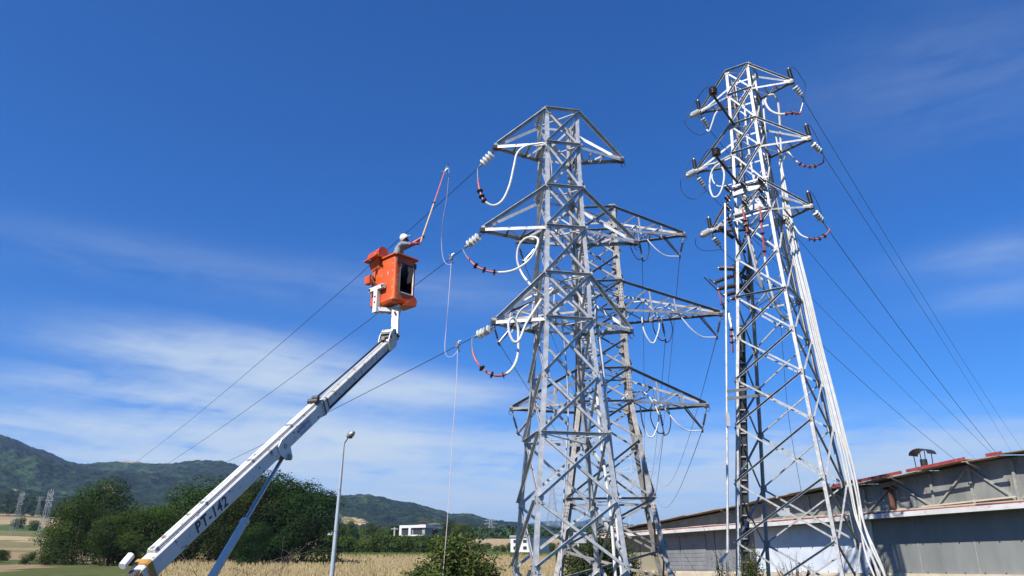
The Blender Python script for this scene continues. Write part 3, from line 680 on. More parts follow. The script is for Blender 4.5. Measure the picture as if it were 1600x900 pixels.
# ================================================================ THE THREE BIG PYLONS
def face_frames(w0, z0, w1, z1):
    # four faces of a panel: (n, left-top, right-top, left-low, right-low) as seen from outside
    o = []
    for n, l, r in (((0, -1), (-1, -1), (1, -1)), ((1, 0), (1, -1), (1, 1)), ((0, 1), (1, 1), (-1, 1)), ((-1, 0), (-1, 1), (-1, -1))):
        f = lambda c, w, z: V((c[0]*w/2, c[1]*w/2, z))
        o.append((V((n[0], n[1], 0)), f(l, w0, z0), f(r, w0, z0), f(l, w1, z1), f(r, w1, z1)))
    return o
def pylon(name, c, yaw, lv, legw, brw, arms, horiz, label, steel, long_arms=False, sub=None, plates=()):
    gz = g(*c); r = empty(name, (c[0], c[1], gz), label, 'pylon', None, yaw)
    L = [(w, z+EYE-gz) for w, z in lv]
    if L[-1][1] > .05:
        (wa, za), (wb, zb_) = L[-3], L[-1]; L.append((wb+(wb-wa)*(zb_)/(za-zb_), -.15))
    th = .012
    for sx_ in (-1, 1):
        for sy_ in (-1, 1):
            m = MB()
            for (w0, z0), (w1, z1) in zip(L, L[1:]):
                p0 = V((sx_*w0/2, sy_*w0/2, z0)); p1 = V((sx_*w1/2, sy_*w1/2, z1))
                m.angle(p0, p1, (-sx_, 0, 0), (0, -sy_, 0), legw, th)
            for k in range(len(L)-1):               # gusset plates with bolts on both outer faces
                w0, z0 = L[k]
                for n, t in ((V((0, sy_, 0)), V((-sx_, 0, 0))), (V((sx_, 0, 0)), V((0, -sy_, 0)))):
                    pc = V((sx_*w0/2, sy_*w0/2, z0-.03 if k == 0 else z0)); s_ = legw*1.0
                    m.box(pc+t*s_*.72+n*.011, (abs(t.x)*s_*1.55+abs(n.x)*.012, abs(t.y)*s_*1.55+abs(n.y)*.012, s_*1.9))
                    for bx, bz in ((.35, .6), (.35, -.6), (1.1, .5), (1.1, -.5), (.7, 0)):
                        m.box(pc+t*s_*bx+n*.024+V((0, 0, bz*s_)), (.022, .022, .022), m=1)
            for k in plates:                          # long bolted splice plates on the leg
                w0, z0 = L[k]; w1, z1 = L[k+1]; q = lerp(V((sx_*w0/2, sy_*w0/2, z0)), V((sx_*w1/2, sy_*w1/2, z1)), .35); dd = (V((sx_*w1/2, sy_*w1/2, z1))-V((sx_*w0/2, sy_*w0/2, z0))).normalized()
                m.beam(q-dd*.45+V((-sx_*legw*.5, sy_*.012, 0)), q+dd*.45+V((-sx_*legw*.5, sy_*.012, 0)), legw*1.1, .014, (0, 1, 0))
                for i in range(7):
                    for e in (-.28, .28): m.box(q+dd*(-.39+.13*i)+V((-sx_*legw*(.5+e), sy_*.028, 0)), (.03, .026, .03), m=1)
            if L[-1][1] <= .05: m.box((sx_*L[-1][0]/2, sy_*L[-1][0]/2, .05), (.4, .4, .3), m=2)
            m.build('leg', [steel, M_BOLT, M_CREAM], r)
    for fi in range(4):
        m = MB()
        for k in range(len(L)-1):
            n, lt, rt, ll, rl = face_frames(L[k][0], L[k][1], L[k+1][0], L[k+1][1])[fi]
            if fi == 0 or True:
                up = V((0, 0, 1))
                for a, b, dark in ((ll, rt, True), (lt, rl, False)):
                    d = (b-a).normalized(); q = n.cross(d); q = q if q.z > 0 else -q
                    ins = legw*.55/(b-a).length; a2 = lerp(a, b, ins); b2 = lerp(b, a, ins)
                    if dark: m.angle(a2+n*.022+q*brw/2, b2+n*.022+q*brw/2, -q, n, brw*1.08, .008)
                    else: m.angle(a2-n*.016-q*brw/2, b2-n*.016-q*brw/2, q, -n, brw, .008)
            if k in horiz:
                m.angle(lt+n*.03+V((0, 0, brw/2)), rt+n*.03+V((0, 0, brw/2)), (0, 0, -1), n, brw*1.1, .008)
        m.build('bracing', steel, r)
    # inner horizontal diaphragms, one object per level and diagonal
    for k in horiz:
        w0, z0 = L[k]; h = w0/2-.03
        m = MB(); m.beam((-h, -h, z0), (h, h, z0), brw*.7, brw*.25); m.beam((-h, h, z0+.001), (h, -h, z0+.001), brw*.7, brw*.25)
        m.build('diaphragm', steel, r)
    tips = []
    for kb, kt, Ll, Lr in arms:
        for sgn, La in ((-1, Ll), (1, Lr)):
            w0, z0 = L[kb]; w1, z1 = L[kt]; tip = V((sgn*La, 0, z0)); m = MB(); cw = brw*1.25
            e = .05
            for sy_ in (-1, 1):
                bc = V((sgn*w0/2, sy_*w0/2, z0)); tc_ = V((sgn*w1/2, sy_*w1/2, z1)); tb = tip+V((0, sy_*e, 0)); tt = tip+V((-sgn*.1, sy_*e*.8, .10))
                m.angle(bc, tb, (0, 0, -1), (0, -sy_, 0), cw, .009)
                m.angle(tc_, tt, (0, 0, -1), (0, sy_, 0), cw, .009)
                if long_arms:
                    fr = (.27, .52, .78) if La > 4.4 else (.33, .66)
                    prev = None
                    for i, f in enumerate(fr):
                        pb, ptt = lerp(bc, tb, f), lerp(tc_, tt, f)
                        m.angle(pb, ptt, (sgn, 0, 0), (0, -sy_, 0), brw*.8, .007)
                        src = tc_ if prev is None else prev[1]
                        m.angle(bc if prev is None else prev[0], ptt, (0, 0, 1), (0, -sy_, 0), brw*.8, .007)
                        prev = (pb, ptt)
            def bpt(f, s_): return lerp(V((sgn*w0/2, s_*w0/2, z0)), tip+V((0, s_*e, 0)), f)
            fs = (.0, .28, .55) if not long_arms else (.0, .25, .48, .7)
            for i in range(len(fs)-1):
                s_ = -1 if i % 2 == 0 else 1
                m.angle(bpt(fs[i+1], -1)+V((0, 0, -.012)), bpt(fs[i+1], 1)+V((0, 0, -.012)), (sgn, 0, 0), (0, 0, -1), brw*.85, .008)
                m.angle(bpt(fs[i], s_)+V((0, 0, -.03)), bpt(fs[i+1], -s_)+V((0, 0, -.03)), (0, 1, 0), (0, 0, -1), brw*.85, .008)
            # tip plates
            m.poly([tip+V((-sgn*.36, -e-.02, .26)), tip+V((0, -e-.02, .07)), tip+V((.03*sgn, -e-.02, -.06)), tip+V((-sgn*.34, -e-.02, -.05))], (0, 1, 0), -.01)
            m.poly([tip+V((-sgn*.36, e+.02, .26)), tip+V((0, e+.02, .07)), tip+V((.03*sgn, e+.02, -.06)), tip+V((-sgn*.34, e+.02, -.05))], (0, 1, 0), .01)
            ao = m.build('crossarm', steel, r)
            m = MB(); m.box(tip+V((-sgn*.06, 0, -.05)), (.2, .17, .12)); ring = [tip+V((math.sin(t_)*.07, 0, -.19+math.cos(t_)*.09)) for t_ in [i*PI/7 for i in range(15)]]
            m.tube(ring, .012, 5); h_ = m.build('shackle', M_DARKST, r); h_.parent = ao
            M_ = Matrix.Translation(r.location) @ Matrix.Rotation(yaw, 4, 'Z'); tips.append(M_ @ tip)
    m = MB(); return r, L, tips
def lw(r, L, x, y, k=None, z=None):               # local to world for a pylon
    M_ = Matrix.Translation(r.location) @ Matrix.Rotation(r.rotation_euler.z, 4, 'Z')
    if z is None: z = L[k][1]
    return M_ @ V((x, y, z))
def wat(L, z):
    for (w0, z0), (w1, z1) in zip(L, L[1:]):
        if z >= z1: return w1+(w0-w1)*(z-z1)/(z0-z1)
    return L[-1][0]
LV1 = list(zip([1.15, 1.15, 1.21, 1.27, 1.42, 1.45, 1.68, 1.97, 2.28, 2.58], [14.22, 12.94, 11.35, 9.93, 8.34, 6.91, 5.19, 3.46, 1.66, -.08]))
LV2 = [(a*.93, b*.93) for a, b in zip([1.15, 1.17, 1.27, 1.34, 1.50, 1.62, 1.85, 2.13, 2.39, 2.71, 3.0, 3.37, 3.69], [22.47, 21.12, 19.46, 17.95, 16.06, 14.68, 12.66, 10.85, 9.02, 7.21, 5.3, 3.08, .85])]
LV3 = list(zip([1.6, 1.66, 1.74, 1.83, 1.95, 2.02, 2.12, 2.2, 2.64, 3.28, 3.85, 4.3], [14.8, 13.7, 12.5, 11.29, 10.0, 8.75, 7.49, 6.14, 4.6, 2.36, .55, -.5]))
T1, L1, TP1 = pylon('lattice_pylon', (1.552, 22.218), .201, LV1, .125, .077, [(1, 0, 2.19, 2.25), (3, 2, 2.57, 2.56), (5, 4, 2.17, 2.22)], (0, 1, 2, 3, 4, 5, 7), 'nearest grey lattice pylon in the middle with six short crossarms', M_STEEL)
T2, L2, TP2 = pylon('lattice_pylon', (10.346, 28.88), -.605, LV2, .12, .064, [(1, 0, 2.05, 2.16), (3, 2, 2.5, 2.52), (5, 4, 2.08, 2.2)], (0, 1, 2, 3, 4, 5, 7), 'tallest lattice pylon on the right, hung with white insulators and a bundle of white cables', M_STEELR)
T3, L3, TP3 = pylon('lattice_pylon', (3.803, 30.902), -.0975, LV3, .175, .072, [(1, 0, 3.6, 3.83), (4, 3, 4.7, 5.08), (7, 6, 3.88, 4.16)], (0, 1, 3, 4, 6, 7, 9), 'rear lattice pylon with long triangular crossarms behind the nearest one', M_STEELD, True, plates=(3, 6, 9))
# dull sign plates bolted inside the legs
for (rr_, LL, u, v, Y, s_) in ((T3, L3, 903, 840, 29.6, .62), (T2, L2, 1224, 800, 28.0, .45)):
    p = P(u, v, Y); m = MB(); m.box((0, 0, 0), (s_, .015, s_*.62)); m.box((0, .012, -.3*s_), (.06, .01, .25))
    M_ = (Matrix.Translation(rr_.location) @ Matrix.Rotation(rr_.rotation_euler.z, 4, 'Z')).inverted()
    o = m.build('number_plate', mat('plate_paint', (.42, .46, .48), .5, 0, (.50, .53, .55), 9, c3=(.2, .2, .2), s3=.76), rr_); o.location = M_ @ p; o.rotation_euler.z = -rr_.rotation_euler.z
# concrete pads under the near pylons come with the legs

# far pylons -----------------------------------------------------
def far_pylon(u, Y, ztop, H, wb, wt, arms, label, mw=.16, yaw=.3, body_top=None):
    x = ray(u, 880).x*Y; z1 = ztop*Y+EYE; z0 = g(x, Y) if H is None else z1-H; H = z1-z0
    r = empty('distant_pylon', (x, Y, z0-.3), label, 'pylon', None, yaw); m = MB(); n = 8
    zs = [H*(1-(1-i/n)**1.25) for i in range(n+1)]
    ww = [lerp(wb, wt, min(1, (z/H)/.8)) for z in zs]
    for a, b, wa, wb_ in zip(zs, zs[1:], ww, ww[1:]):
        for (x0, y0), (x1, y1) in (((-1, -1), (1, -1)), ((1, -1), (1, 1)), ((1, 1), (-1, 1)), ((-1, 1), (-1, -1))):
            m.beam((x0*wa/2, y0*wa/2, a), (x0*wb_/2, y0*wb_/2, b), mw, mw)
            m.beam((x0*wa/2, y0*wa/2, a), (x1*wb_/2, y1*wb_/2, b), mw*.5, mw*.5); m.beam((x1*wa/2, y1*wa/2, a), (x0*wb_/2, y0*wb_/2, b), mw*.5, mw*.5)
    m.build('lattice_body', M_STEELR, r); tp = []
    for f, L in arms:
        w_ = wt/2
        for sg in (-1, 1):
            m = MB()
            for y in (-w_, w_):
                m.beam((sg*w_, y, f*H), (sg*L, 0, f*H), mw*.6, mw*.6); m.beam((sg*w_, y, f*H+1.3), (sg*L, 0, f*H+.1), mw*.6, mw*.6)
            tp.append(Matrix.Translation(r.location) @ Matrix.Rotation(yaw, 4, 'Z') @ V((sg*L, 0, f*H-.2)))
            m.build('crossarm', M_STEEL, r)
    return r, tp
D1, DT1 = far_pylon(57, 200, .0891, None, 2.2, .7, [(.96, 1.5), (.84, 1.8), (.72, 1.5)], 'largest leaning looking lattice pylon at the left, in front of the grove edge', .075, -.55)
D2, DT2 = far_pylon(11, 250, .0885, None, 2.0, .65, [(.95, 1.5), (.84, 2.0), (.73, 1.7)], 'thin lattice pylon left of the larger one, over the beige fields', .05, -.5)
D3, _ = far_pylon(42, 600, .083, None, 2.4, 1.0, [(.95, 3), (.82, 3)], 'small pylon on the far field between the two left pylons', .06, .2)
D4, _ = far_pylon(14, 640, .088, None, 2.2, 1.0, [(.93, 3), (.82, 3)], 'small distant pylon against the forested hill at far left', .06, .2)
D5, DT5 = far_pylon(1000, 187, .150, None, 5.2, 1.5, [(.87, 4.1), (.745, 4.95), (.62, 4.3)], 'distant lattice pylon seen right behind the rear pylon', .13, -.15)
D6, DT6 = far_pylon(865, 450, .099, 23, 6.5, 2.0, [(.90, 4.5), (.74, 5.6), (.58, 4.8)], 'small distant pylon seen between the legs of the middle pylon', .24, .1)
D7, DT7 = far_pylon(766, 720, .0560, 22, 6, 2, [(.93, 5), (.80, 6), (.66, 5)], 'tiny pylon on the horizon beyond the straw field', .26, .1)
# concrete utility poles
for u, vt, Y, lb in ((615, 824, 205, 'concrete utility pole left of the unfinished house'), (709, 822, 290, 'concrete utility pole behind the leafy bush'), (820, 820, 330, 'concrete utility pole above the small white house')):
    x = ray(u, 860).x*Y; zt = ray(u, vt).z*Y+EYE; r = empty('utility_pole', (x, Y, g(x, Y)), lb, 'pole'); m = MB()
    m.tube([(0, 0, -.2), (0, 0, zt-g(x, Y))], [.28, .18], 8); m.build('pole', M_CREAM, r); m = MB(); m.box((0, -.2, zt-g(x, Y)-.4), (1.8, .14, .16)); m.build('crossarm', M_STEEL, r)
# street lamp
lx = ray(518, 900).x*42; gz = g(lx, 42)
lamp = empty('street_lamp', (lx, 42, gz), 'tall pale grey street lamp with bent arm at the field edge', 'street lamp')
zt = P(537, 695, 42).z-gz; xt = P(537, 695, 42).x-lx; hd = P(547, 680, 41.6)-V((lx, 42, gz))
m = MB(); m.tube([(0, 0, -.1), (xt*.5, 0, zt*.5), (xt, 0, zt)], [.135, .10, .06], 12); m.build('pole', M_BLUEG if False else mat('lamp_grey', (.42, .46, .5), .5, .2, (.5, .54, .58), 6), lamp)
m = MB(); m.tube(smooth([(xt, 0, zt-.1), (xt+.05, 0, zt+.12), hd+V((-.12, .1, -.12))], 5), .045, 8); m.build('arm', _mats['lamp_grey'], lamp)
m = MB(); hdir = V((.62, -.25, .42)).normalized(); m.lathe(hd-hdir*.22, hdir, [(0, .04), (.05, .10), (.18, .17), (.36, .17), (.50, .10), (.55, .03)], 12); hdo = m.build('lamp_head', M_ALU, lamp)
m = MB(); m.lathe(hd+hdir*.02-V((0, 0, .12)), V((0, -.2, -1)), [(0, .14), (.05, .11), (.07, .03)], 12); o = m.build('lens', M_BROWN, lamp); o.parent = hdo

# ================================================================ LINE HARDWARE
_dm = {}
def disc_mesh(r):
    if r not in _dm:
        m = MB(); m.lathe((0, 0, 0), (0, 0, 1), [(0, .035), (.01, r*.55), (.014, r*.93), (.03, r), (.05, r*.96), (.085, r*.62), (.11, .055), (.13, .04)], 18); _dm[r] = m.mesh('porcelain_disc', M_PORC)
    return _dm[r]
_capm = MB(); _capm.lathe((0, 0, 0), (0, 0, 1), [(0, .02), (.03, .045), (.08, .045), (.1, .02)], 10); CAPM = _capm.mesh('cap', M_ALU)
def string(p, d, n, r, label, group=None, pitch=.128, lead=.10):
    """insulator string: hangs at p and runs along d"""
    t = empty('insulator_string', p, label, 'insulator', group); hinge(t, p, d)
    m = MB(); m.tube([(0, 0, -.02), (0, 0, lead)], .016, 6); m.build('link', M_DARKST, t)
    z = lead
    for i in range(n):
        o = bpy.data.objects.new('disc', disc_mesh(r)); COL.objects.link(o); o.parent = t; o.location = (0, 0, z); z += pitch
    o = bpy.data.objects.new('end_cap', CAPM); COL.objects.link(o); o.parent = t; o.location = (0, 0, z)
    m = MB(); m.tube([(0, 0, z+.06), (0, 0, z+.2)], .02, 6); m.build('clamp', M_ALU, t)
    return V(p)+V(d).normalized()*(z+.2)
def cable(name, pts, r, label, cat='cable', group=None, material=None, red=None, n=7, sheds=3, zip_=None):
    """cable along px/depth points; red=(from, to) fraction is a red termination with black sheds"""
    q = smooth(pts, n); N = len(q)-1
    if red is None:
        m = MB(); m.tube(q, r, 8); o = m.build(name, material or M_CAB); return tag(o, label, cat, group)
    t = empty(name, q[0], label, cat, group); off = -V(q[0]); a, b = int(red[0]*N), max(int(red[0]*N)+1, int(red[1]*N))
    def sub(i, j, rad, nm, mt):
        if j <= i: return
        m = MB(); m.tube([x+off for x in q[i:j+1]], rad, 8); m.build(nm, mt, t)
    if a > 0: sub(0, a, r*.45, 'bare_lead', M_ALU)
    sub(a, b, r*.85, 'red_termination', M_RED); sub(b, N, r, 'sheath', material or M_CAB)
    for k in range(sheds):
        f = a+(b-a)*(.42+.5*k/max(1, sheds-1)) if sheds > 1 else (a+b)/2
        i = min(N-1, int(f)); pp = lerp(q[i], q[i+1], f-i)+off; d = (q[i+1]-q[i]).normalized()
        m = MB(); m.lathe(pp-d*.02, d, [(0, .02), (.008, .105), (.03, .095), (.045, .02)], 12); m.build('shed', M_BLACK, t)
    return t
def span(name, A, B, sag, label, group=None, r=.012, n=40, cat='power line'):
    m = MB(); A = V(A); B = V(B); k = n
    m.tube([lerp(A, B, (i/k)**1.6)-V((0, 0, sag*4*((i/k)**1.6)*(1-(i/k)**1.6))) for i in range(k+1)], r, 6)
    o = m.build(name, M_WIRE); return tag(o, label, cat, group)
def sag_for(A, B, u, v):                            # the sag that brings the wire through a sight line
    r_ = ray(u, v); A = V(A); B = V(B)
    t = (r_.x*A.y-A.x)/((B.x-A.x)-r_.x*(B.y-A.y)); p = lerp(A, B, t)
    return (p.z-(r_.z*p.y+EYE))/(4*t*(1-t)), t
def ribbed(p, d, L, r, nr, label=None, mt=M_BROWN, name='post_insulator', cat='insulator', group=None, parent=None, core=.55):
    prof = [(0, r*.6), (.02, r*.6)]
    for i in range(nr):
        z = .03+(L-.06)*i/nr; s = (L-.06)/nr; prof += [(z+s*.04, r*core), (z+s*.28, r), (z+s*.46, r*.97), (z+s*.66, r*core)]
    prof += [(L-.02, r*.6), (L, r*.55)]
    if parent is not None:
        m = MB(); m.lathe(p, d, prof, 14); return m.build(name, mt, parent)
    t = empty(name, p, label, cat, group); hinge(t, p, d); m = MB(); m.lathe((0, 0, 0), (0, 0, 1), prof, 14); m.build('ribbed_body', mt, t)
    m = MB(); m.lathe((0, 0, -.03), (0, 0, 1), [(0, r*.4), (.05, r*.42)], 10); m.lathe((0, 0, L-.01), (0, 0, 1), [(0, r*.42), (.06, r*.38), (.09, .015)], 10); m.build('end_fitting', M_ALU, t)
    return t
def aim_span(name, A, pa, pb, Yb, sag, label, r=.013):
    A = V(A)
    best = None
    def at_row(B, sg, v):
        lo = None
        for i in range(1, 300):
            t = (i/300)**2; p = lerp(A, B, t)-V((0, 0, 4*sg*t*(1-t))); z = (p.z-EYE)/p.y; b = (z*CP-SP)/(CP+z*SP); vv = 450-FPX*b; uu = 800+FPX*p.x/p.y*(CP-b*SP)
            if vv >= v and lo: return lo[0]+(uu-lo[0])*(v-lo[1])/(vv-lo[1])
            lo = (uu, vv)
        return 1e4
    for k in range(60):
        a_ = ray(pb[0]-20+k*6, 760); B = V((a_.x*Yb, Yb, a_.z*Yb+EYE)); t_, lo_, hi_ = 0, -4., 40.
        for _ in range(24):
            m_ = (lo_+hi_)/2
            if at_row(B, m_, pa[1]) > pa[0]: lo_ = m_
            else: hi_ = m_
        e = abs(at_row(B, m_, pb[1])-pb[0])+abs(at_row(B, m_, pa[1])-pa[0])
        if best is None or e < best[0]: best = (e, B, m_)
    return span(name, A, best[1], best[2], label, r=r)
# --- middle pylon: three tension strings, line wires to the far left pylon, white cables with red ends
T1L = [TP1[0], TP1[2], TP1[4]]; lvl = ['top', 'middle', 'lowest']
far = [DT1[1], DT1[3], DT1[5]]
WIRE = []
for i, (A, B, (u, v)) in enumerate(zip(T1L, far, [(205, 727), (258, 727), (420, 690)])):
    A = A+V((0, 0, -.20)); s, _t0 = sag_for(A, B, u, v); s = max(.5, s)
    d = ((B-A).normalized()-V((0, 0, 4*s/(B-A).length))).normalized()
    d2 = (P([748, 725, 740][i], [262, 388, 527][i], A.y+.42)-A).normalized()
    e = string(A, d2, 4, .142, 'white four disc insulator string at the %s left arm of the middle pylon' % lvl[i])
    s, _ = sag_for(e, B, u, v); s = max(.3, s)
    span('power_line', e, B, s, 'dark line wire running down left from the %s left arm of the middle pylon' % lvl[i]); WIRE.append((e, B, s))
def on_wire(i, u):
    e, B, s = WIRE[i]; r_ = ray(u, 500); rx = r_.x   # refine with the right row
    for _ in range(20):
        t = (rx*e.y-e.x)/((B.x-e.x)-rx*(B.y-e.y)); p = lerp(e, B, t)-V((0, 0, 4*s*t*(1-t)))
        dz = (p.z-EYE)/p.y; b = (dz*CP-SP)/(CP+dz*SP); rx = (u-800)/FPX/(CP-b*SP)
    return p
def PL(l): return [P(*x) for x in l]
Yl = 21.6
cable('cable_termination', [WIRE[0][0]]+PL([(747, 283, Yl+.3), (751, 302, Yl+.1), (757, 314, Yl), (771, 321, Yl), (785, 313, Yl), (796, 290, Yl), (803, 260, Yl), (808, 240, Yl), (820, 229, Yl), (838, 225, 21.5), (852, 226, 21.4), (860, 250, 21.6), (862, 300, 21.7)]), .036,
      'white cable loop with red end and black sheds under the top left arm of the middle pylon', red=(.07, .25))
cable('cable_termination', [WIRE[1][0]]+PL([(731, 403, Yl+.2), (746, 417, Yl), (770, 425, Yl-.1), (800, 423, Yl-.2), (825, 408, Yl-.2), (838, 388, 21.3), (840, 373, 21.4), (825, 371, 21.6), (812, 382, 21.8), (808, 405, 21.9), (816, 428, 21.9), (832, 448, 21.6), (850, 463, 21.8), (868, 480, 22)]), .036,
      'fully looped white cable with red end under the middle left arm of the middle pylon', red=(.07, .24))
cable('cable_termination', [WIRE[2][0]]+PL([(738, 545, Yl+.2), (743, 562, Yl), (755, 577, Yl-.1), (770, 586, Yl-.2), (787, 586, Yl-.2), (801, 575, Yl-.2), (809, 555, Yl-.1), (810, 530, 21.5), (809, 510, 21.5), (802, 497, 21.4), (795, 503, 21.3), (796, 520, 21.3), (803, 534, 21.3), (812, 530, 21.3), (821, 508, 21.4), (833, 488, 21.5), (850, 462, 21.8), (862, 450, 22)]), .038,
      'white cable with red end and black sheds curling under the lowest left arm of the middle pylon', red=(.07, .30))
cable('cable', PL([(797, 545, 22.6), (800, 560, 22.4), (815, 480, 22), (830, 465, 22), (855, 452, 22.2), (880, 435, 22.4), (910, 432, 22.5), (921, 445, 22.3), (930, 470, 22.2), (935, 520, 22)]) if False else PL([(855, 462, 22.2), (872, 445, 22.3), (892, 434, 22.4), (910, 432, 22.5), (922, 442, 22.3), (929, 468, 22.2), (933, 505, 22.0), (940, 560, 21.9), (953, 680, 21.8), (962, 760, 21.7), (972, 830, 21.6), (983, 905, 21.5)]), .045,
      'white cable arching over inside the middle pylon and running down its front right leg')
cable('cable', PL([(820, 470, 22.2), (835, 462, 22.2), (858, 460, 22.3), (885, 448, 22.5), (905, 462, 22.7), (918, 500, 22.6), (926, 545, 22.5), (932, 600, 22.4), (938, 680, 22.3), (946, 740, 22.2), (955, 810, 22.1), (962, 905, 22)]), .045,
      'white cable descending inside the middle pylon left of the front right leg')
cable('cable', PL([(868, 380, 23), (872, 345, 23), (880, 338, 23), (893, 337, 23), (905, 350, 23.1), (912, 400, 23.2), (908, 470, 23.3), (922, 560, 23.3), (938, 620, 23.2), (952, 700, 23), (962, 800, 22.9), (972, 905, 22.8)]), .04,
      'white cable at the back of the middle pylon, starting in a hook above its middle arm')
cable('cable', PL([(800, 520, 23.2), (812, 487, 23), (835, 472, 22.8), (852, 470, 22.8)]), .03, 'short white cable arch between the lowest left arm and the middle pylon body')
cable('cable', PL([(878, 500, 22.4), (884, 560, 22.5), (888, 640, 22.5), (884, 720, 22.5), (880, 800, 22.5), (876, 905, 22.4)]), .022, 'thin grey conduit in the centre of the middle pylon', material=M_STEEL)
# earthing clamps and pink cords
CLAMPS = []
for i, u, lb in ((1, 705, 'metal earthing clamp on the middle line wire'), (2, 715, 'metal earthing clamp on the lowest line wire')):
    p = on_wire(i, u); c = empty('earthing_clamp', p, lb, 'clamp'); e, B, s = WIRE[i]; d = (B-e).normalized()
    m = MB(); m.beam(V((0, 0, 0))-d*.09, d*.09, .06, .10); m.build('jaw', M_ALU, c)
    m = MB(); m.tube([(0, 0, .02), (.03, 0, .14), (.10, 0, .17)], .014, 6); m.tube([(0, 0, .0), (-.07, 0, .13), (-.12, 0, .12)], .012, 6); m.build('arm', M_ALU, c)
    m = MB(); m.tube([(.02, 0, -.02), (.03, -.02, -.14), (.08, -.02, -.20)], .018, 6); m.build('screw_eye', M_DARKST, c); CLAMPS.append(p)
sx0 = P(697, 268, 21.5)
Y2 = CLAMPS[0].y; Y3 = CLAMPS[1].y
cable('pink_rope', PL([(701, 277, 21.5), (698, 310, 21.8), (692, 345, 22.2), (690, 372, 22.6), (691, 396, Y2-.1), (696, 411, Y2-.1), (705, 414, Y2-.1)]), .009, 'pink earthing cord hanging from the stick head to the clamp on the middle wire', 'rope', material=M_ROPE)
cable('pink_rope', PL([(705, 411, Y2-.1), (703, 440, Y2-.1), (700, 480, Y2-.05), (697, 515, Y3), (695, 545, Y3-.1), (699, 557, Y3-.1), (708, 556, Y3-.1), (715, 548, Y3-.1)]), .009, 'pink earthing cord linking the clamps of the middle and lowest wires', 'rope', material=M_ROPE)
cable('pink_rope', PL([(715, 546, Y3-.1), (713, 600, Y3-.1), (706, 700, Y3-.1), (700, 800, Y3-.1), (692, 900, Y3-.1), (690, 940, Y3-.1)]), .009, 'long pink earthing cord falling from the lowest clamp to the ground', 'rope', material=M_ROPE)

# --- rear pylon: suspended insulators, jumpers and spans going away
def susp(A, d, n_, label, group=None, L=.75):
    t = empty('suspension_set', A, label, 'insulator', group)
    m = MB(); m.tube([(0, 0, 0), (0, 0, -.2)], .02, 6); m.build('link', M_ALU, t)
    e1 = V((0, 0, -.18)); e2 = e1+V(d)*L
    prof = [(0, .02), (.1, .02)]
    for i in range(6): z = .12+i*.075; prof += [(z, .022), (z+.02, .055), (z+.045, .05), (z+.06, .022)]
    prof += [(L, .02)]
    m = MB(); m.lathe(e1, e2-e1, prof, 10); m.build('insulator', M_BROWN, t)
    m = MB(); m.beam(e2+V((-.05, -.22, -.02)), e2+V((.05, .22, -.06)), .06, .08); m.build('clamp', M_DARKST, t)
    return A+e2, t
T3n = ['top left', 'top right', 'middle left', 'middle right', 'lower left', 'lower right']
ends = [(DT5[0], .6), (DT5[1], .7), (DT5[2], .6), (DT5[3], .7), (DT5[4], .6), (DT5[5], .7)]
for i, A in enumerate(TP3):
    sg = 1 if i % 2 else -1
    A2 = A+V((-sg*.10, 0, -.1)); e, t = susp(A2, V((-.28*sg, 0, -1)).normalized(), 6, 'dark suspension insulator set under the %s arm of the rear pylon' % T3n[i])
    m = MB(); a0 = A+V((-sg*1.0, 0, -.08))-A2; m.tube([a0, lerp(a0, e-A2, .5)+V((0, 0, -.03)), e-A2], .035, 6); m.tube([a0+V((.1, 0, 0)), e-A2+V((.06, .1, 0))], .018, 6); m.build('brace_insulator', M_BROWN, t)
    if sg > 0:
        b = lambda q: A+V(q)
        cable('jumper_cable', [b((-3.1, .3, .15)), b((-2.4, .1, .30)), b((-1.9, -.1, -.05)), b((-1.4, -.2, -.75)), b((-.95, -.1, -1.05)), e+V((-.05, 0, -.05))], .024, 'pale jumper cable drooping along the %s arm of the rear pylon' % T3n[i])
        if i != 1: cable('jumper_cable', [b((-4.4 if i == 3 else -3.5, .3, .2)), b((-3.9 if i == 3 else -3.1, .2, .5)), b((-3.2 if i == 3 else -2.5, 0, .45)), b((-2.7 if i == 3 else -2.05, -.1, -.4)), b((-2.9 if i == 3 else -2.25, -.1, -1.2)), b((-3.1 if i == 3 else -2.5, -.1, -1.3)), b((-3.35 if i == 3 else -2.7, -.1, -.8)), b((-3.4 if i == 3 else -2.75, 0, -.1))], .03, 'curled white jumper loop near the body at the %s arm of the rear pylon' % T3n[i])
    B = ends[i][0]
    A3 = e
    tgt = {1: (1040, 610), 3: (1083, 640), 5: (1060, 712), 0: (850, 600), 2: (846, 695), 4: (850, 760)}[i]
    sg_ = {1: 4.3, 3: 4.6, 5: 4.0, 0: 3.5, 2: 3.5, 4: 3.2}[i]
    span('power_line', A3, B, sg_, 'dark wire sagging away behind from the %s arm of the rear pylon' % T3n[i], r=.014)
# inner hanging sets on the right arms
for i, (f, lb) in enumerate(((.42, 'top'), (.42, 'middle'), (.42, 'lower'))):
    A = TP3[1+2*i]; c = V((T3.location.x, T3.location.y, A.z)); q = lerp(A, c, {0: .53, 1: .50, 2: .47}[i])
    e, t = susp(q+V((0, -.1, -.1)), V((.12, 0, -1)).normalized(), 6, 'dark inner suspension set halfway along the %s right arm of the rear pylon' % lb, L=.8)
    m = MB(); m.tube(smooth([(-.35, 0, .0), (-.38, 0, -.5), (-.15, 0, -1.0), (.1, 0, -1.05)], 5), .022, 6); m.tube(smooth([(.3, 0, .1), (.42, 0, -.5), (.30, 0, -1.0), (.1, 0, -1.15)], 5), .02, 6); m.build('loop_lead', M_BROWN, t)
    B = DT5[1+2*i]*.5+DT5[2*i]*.5+V((1, 0, 0))
    span('power_line', e, lerp(B, DT5[1+2*i], .3), 4.5, 'dark wire hanging steeply from the inner set on the %s right arm of the rear pylon' % lb, r=.012)
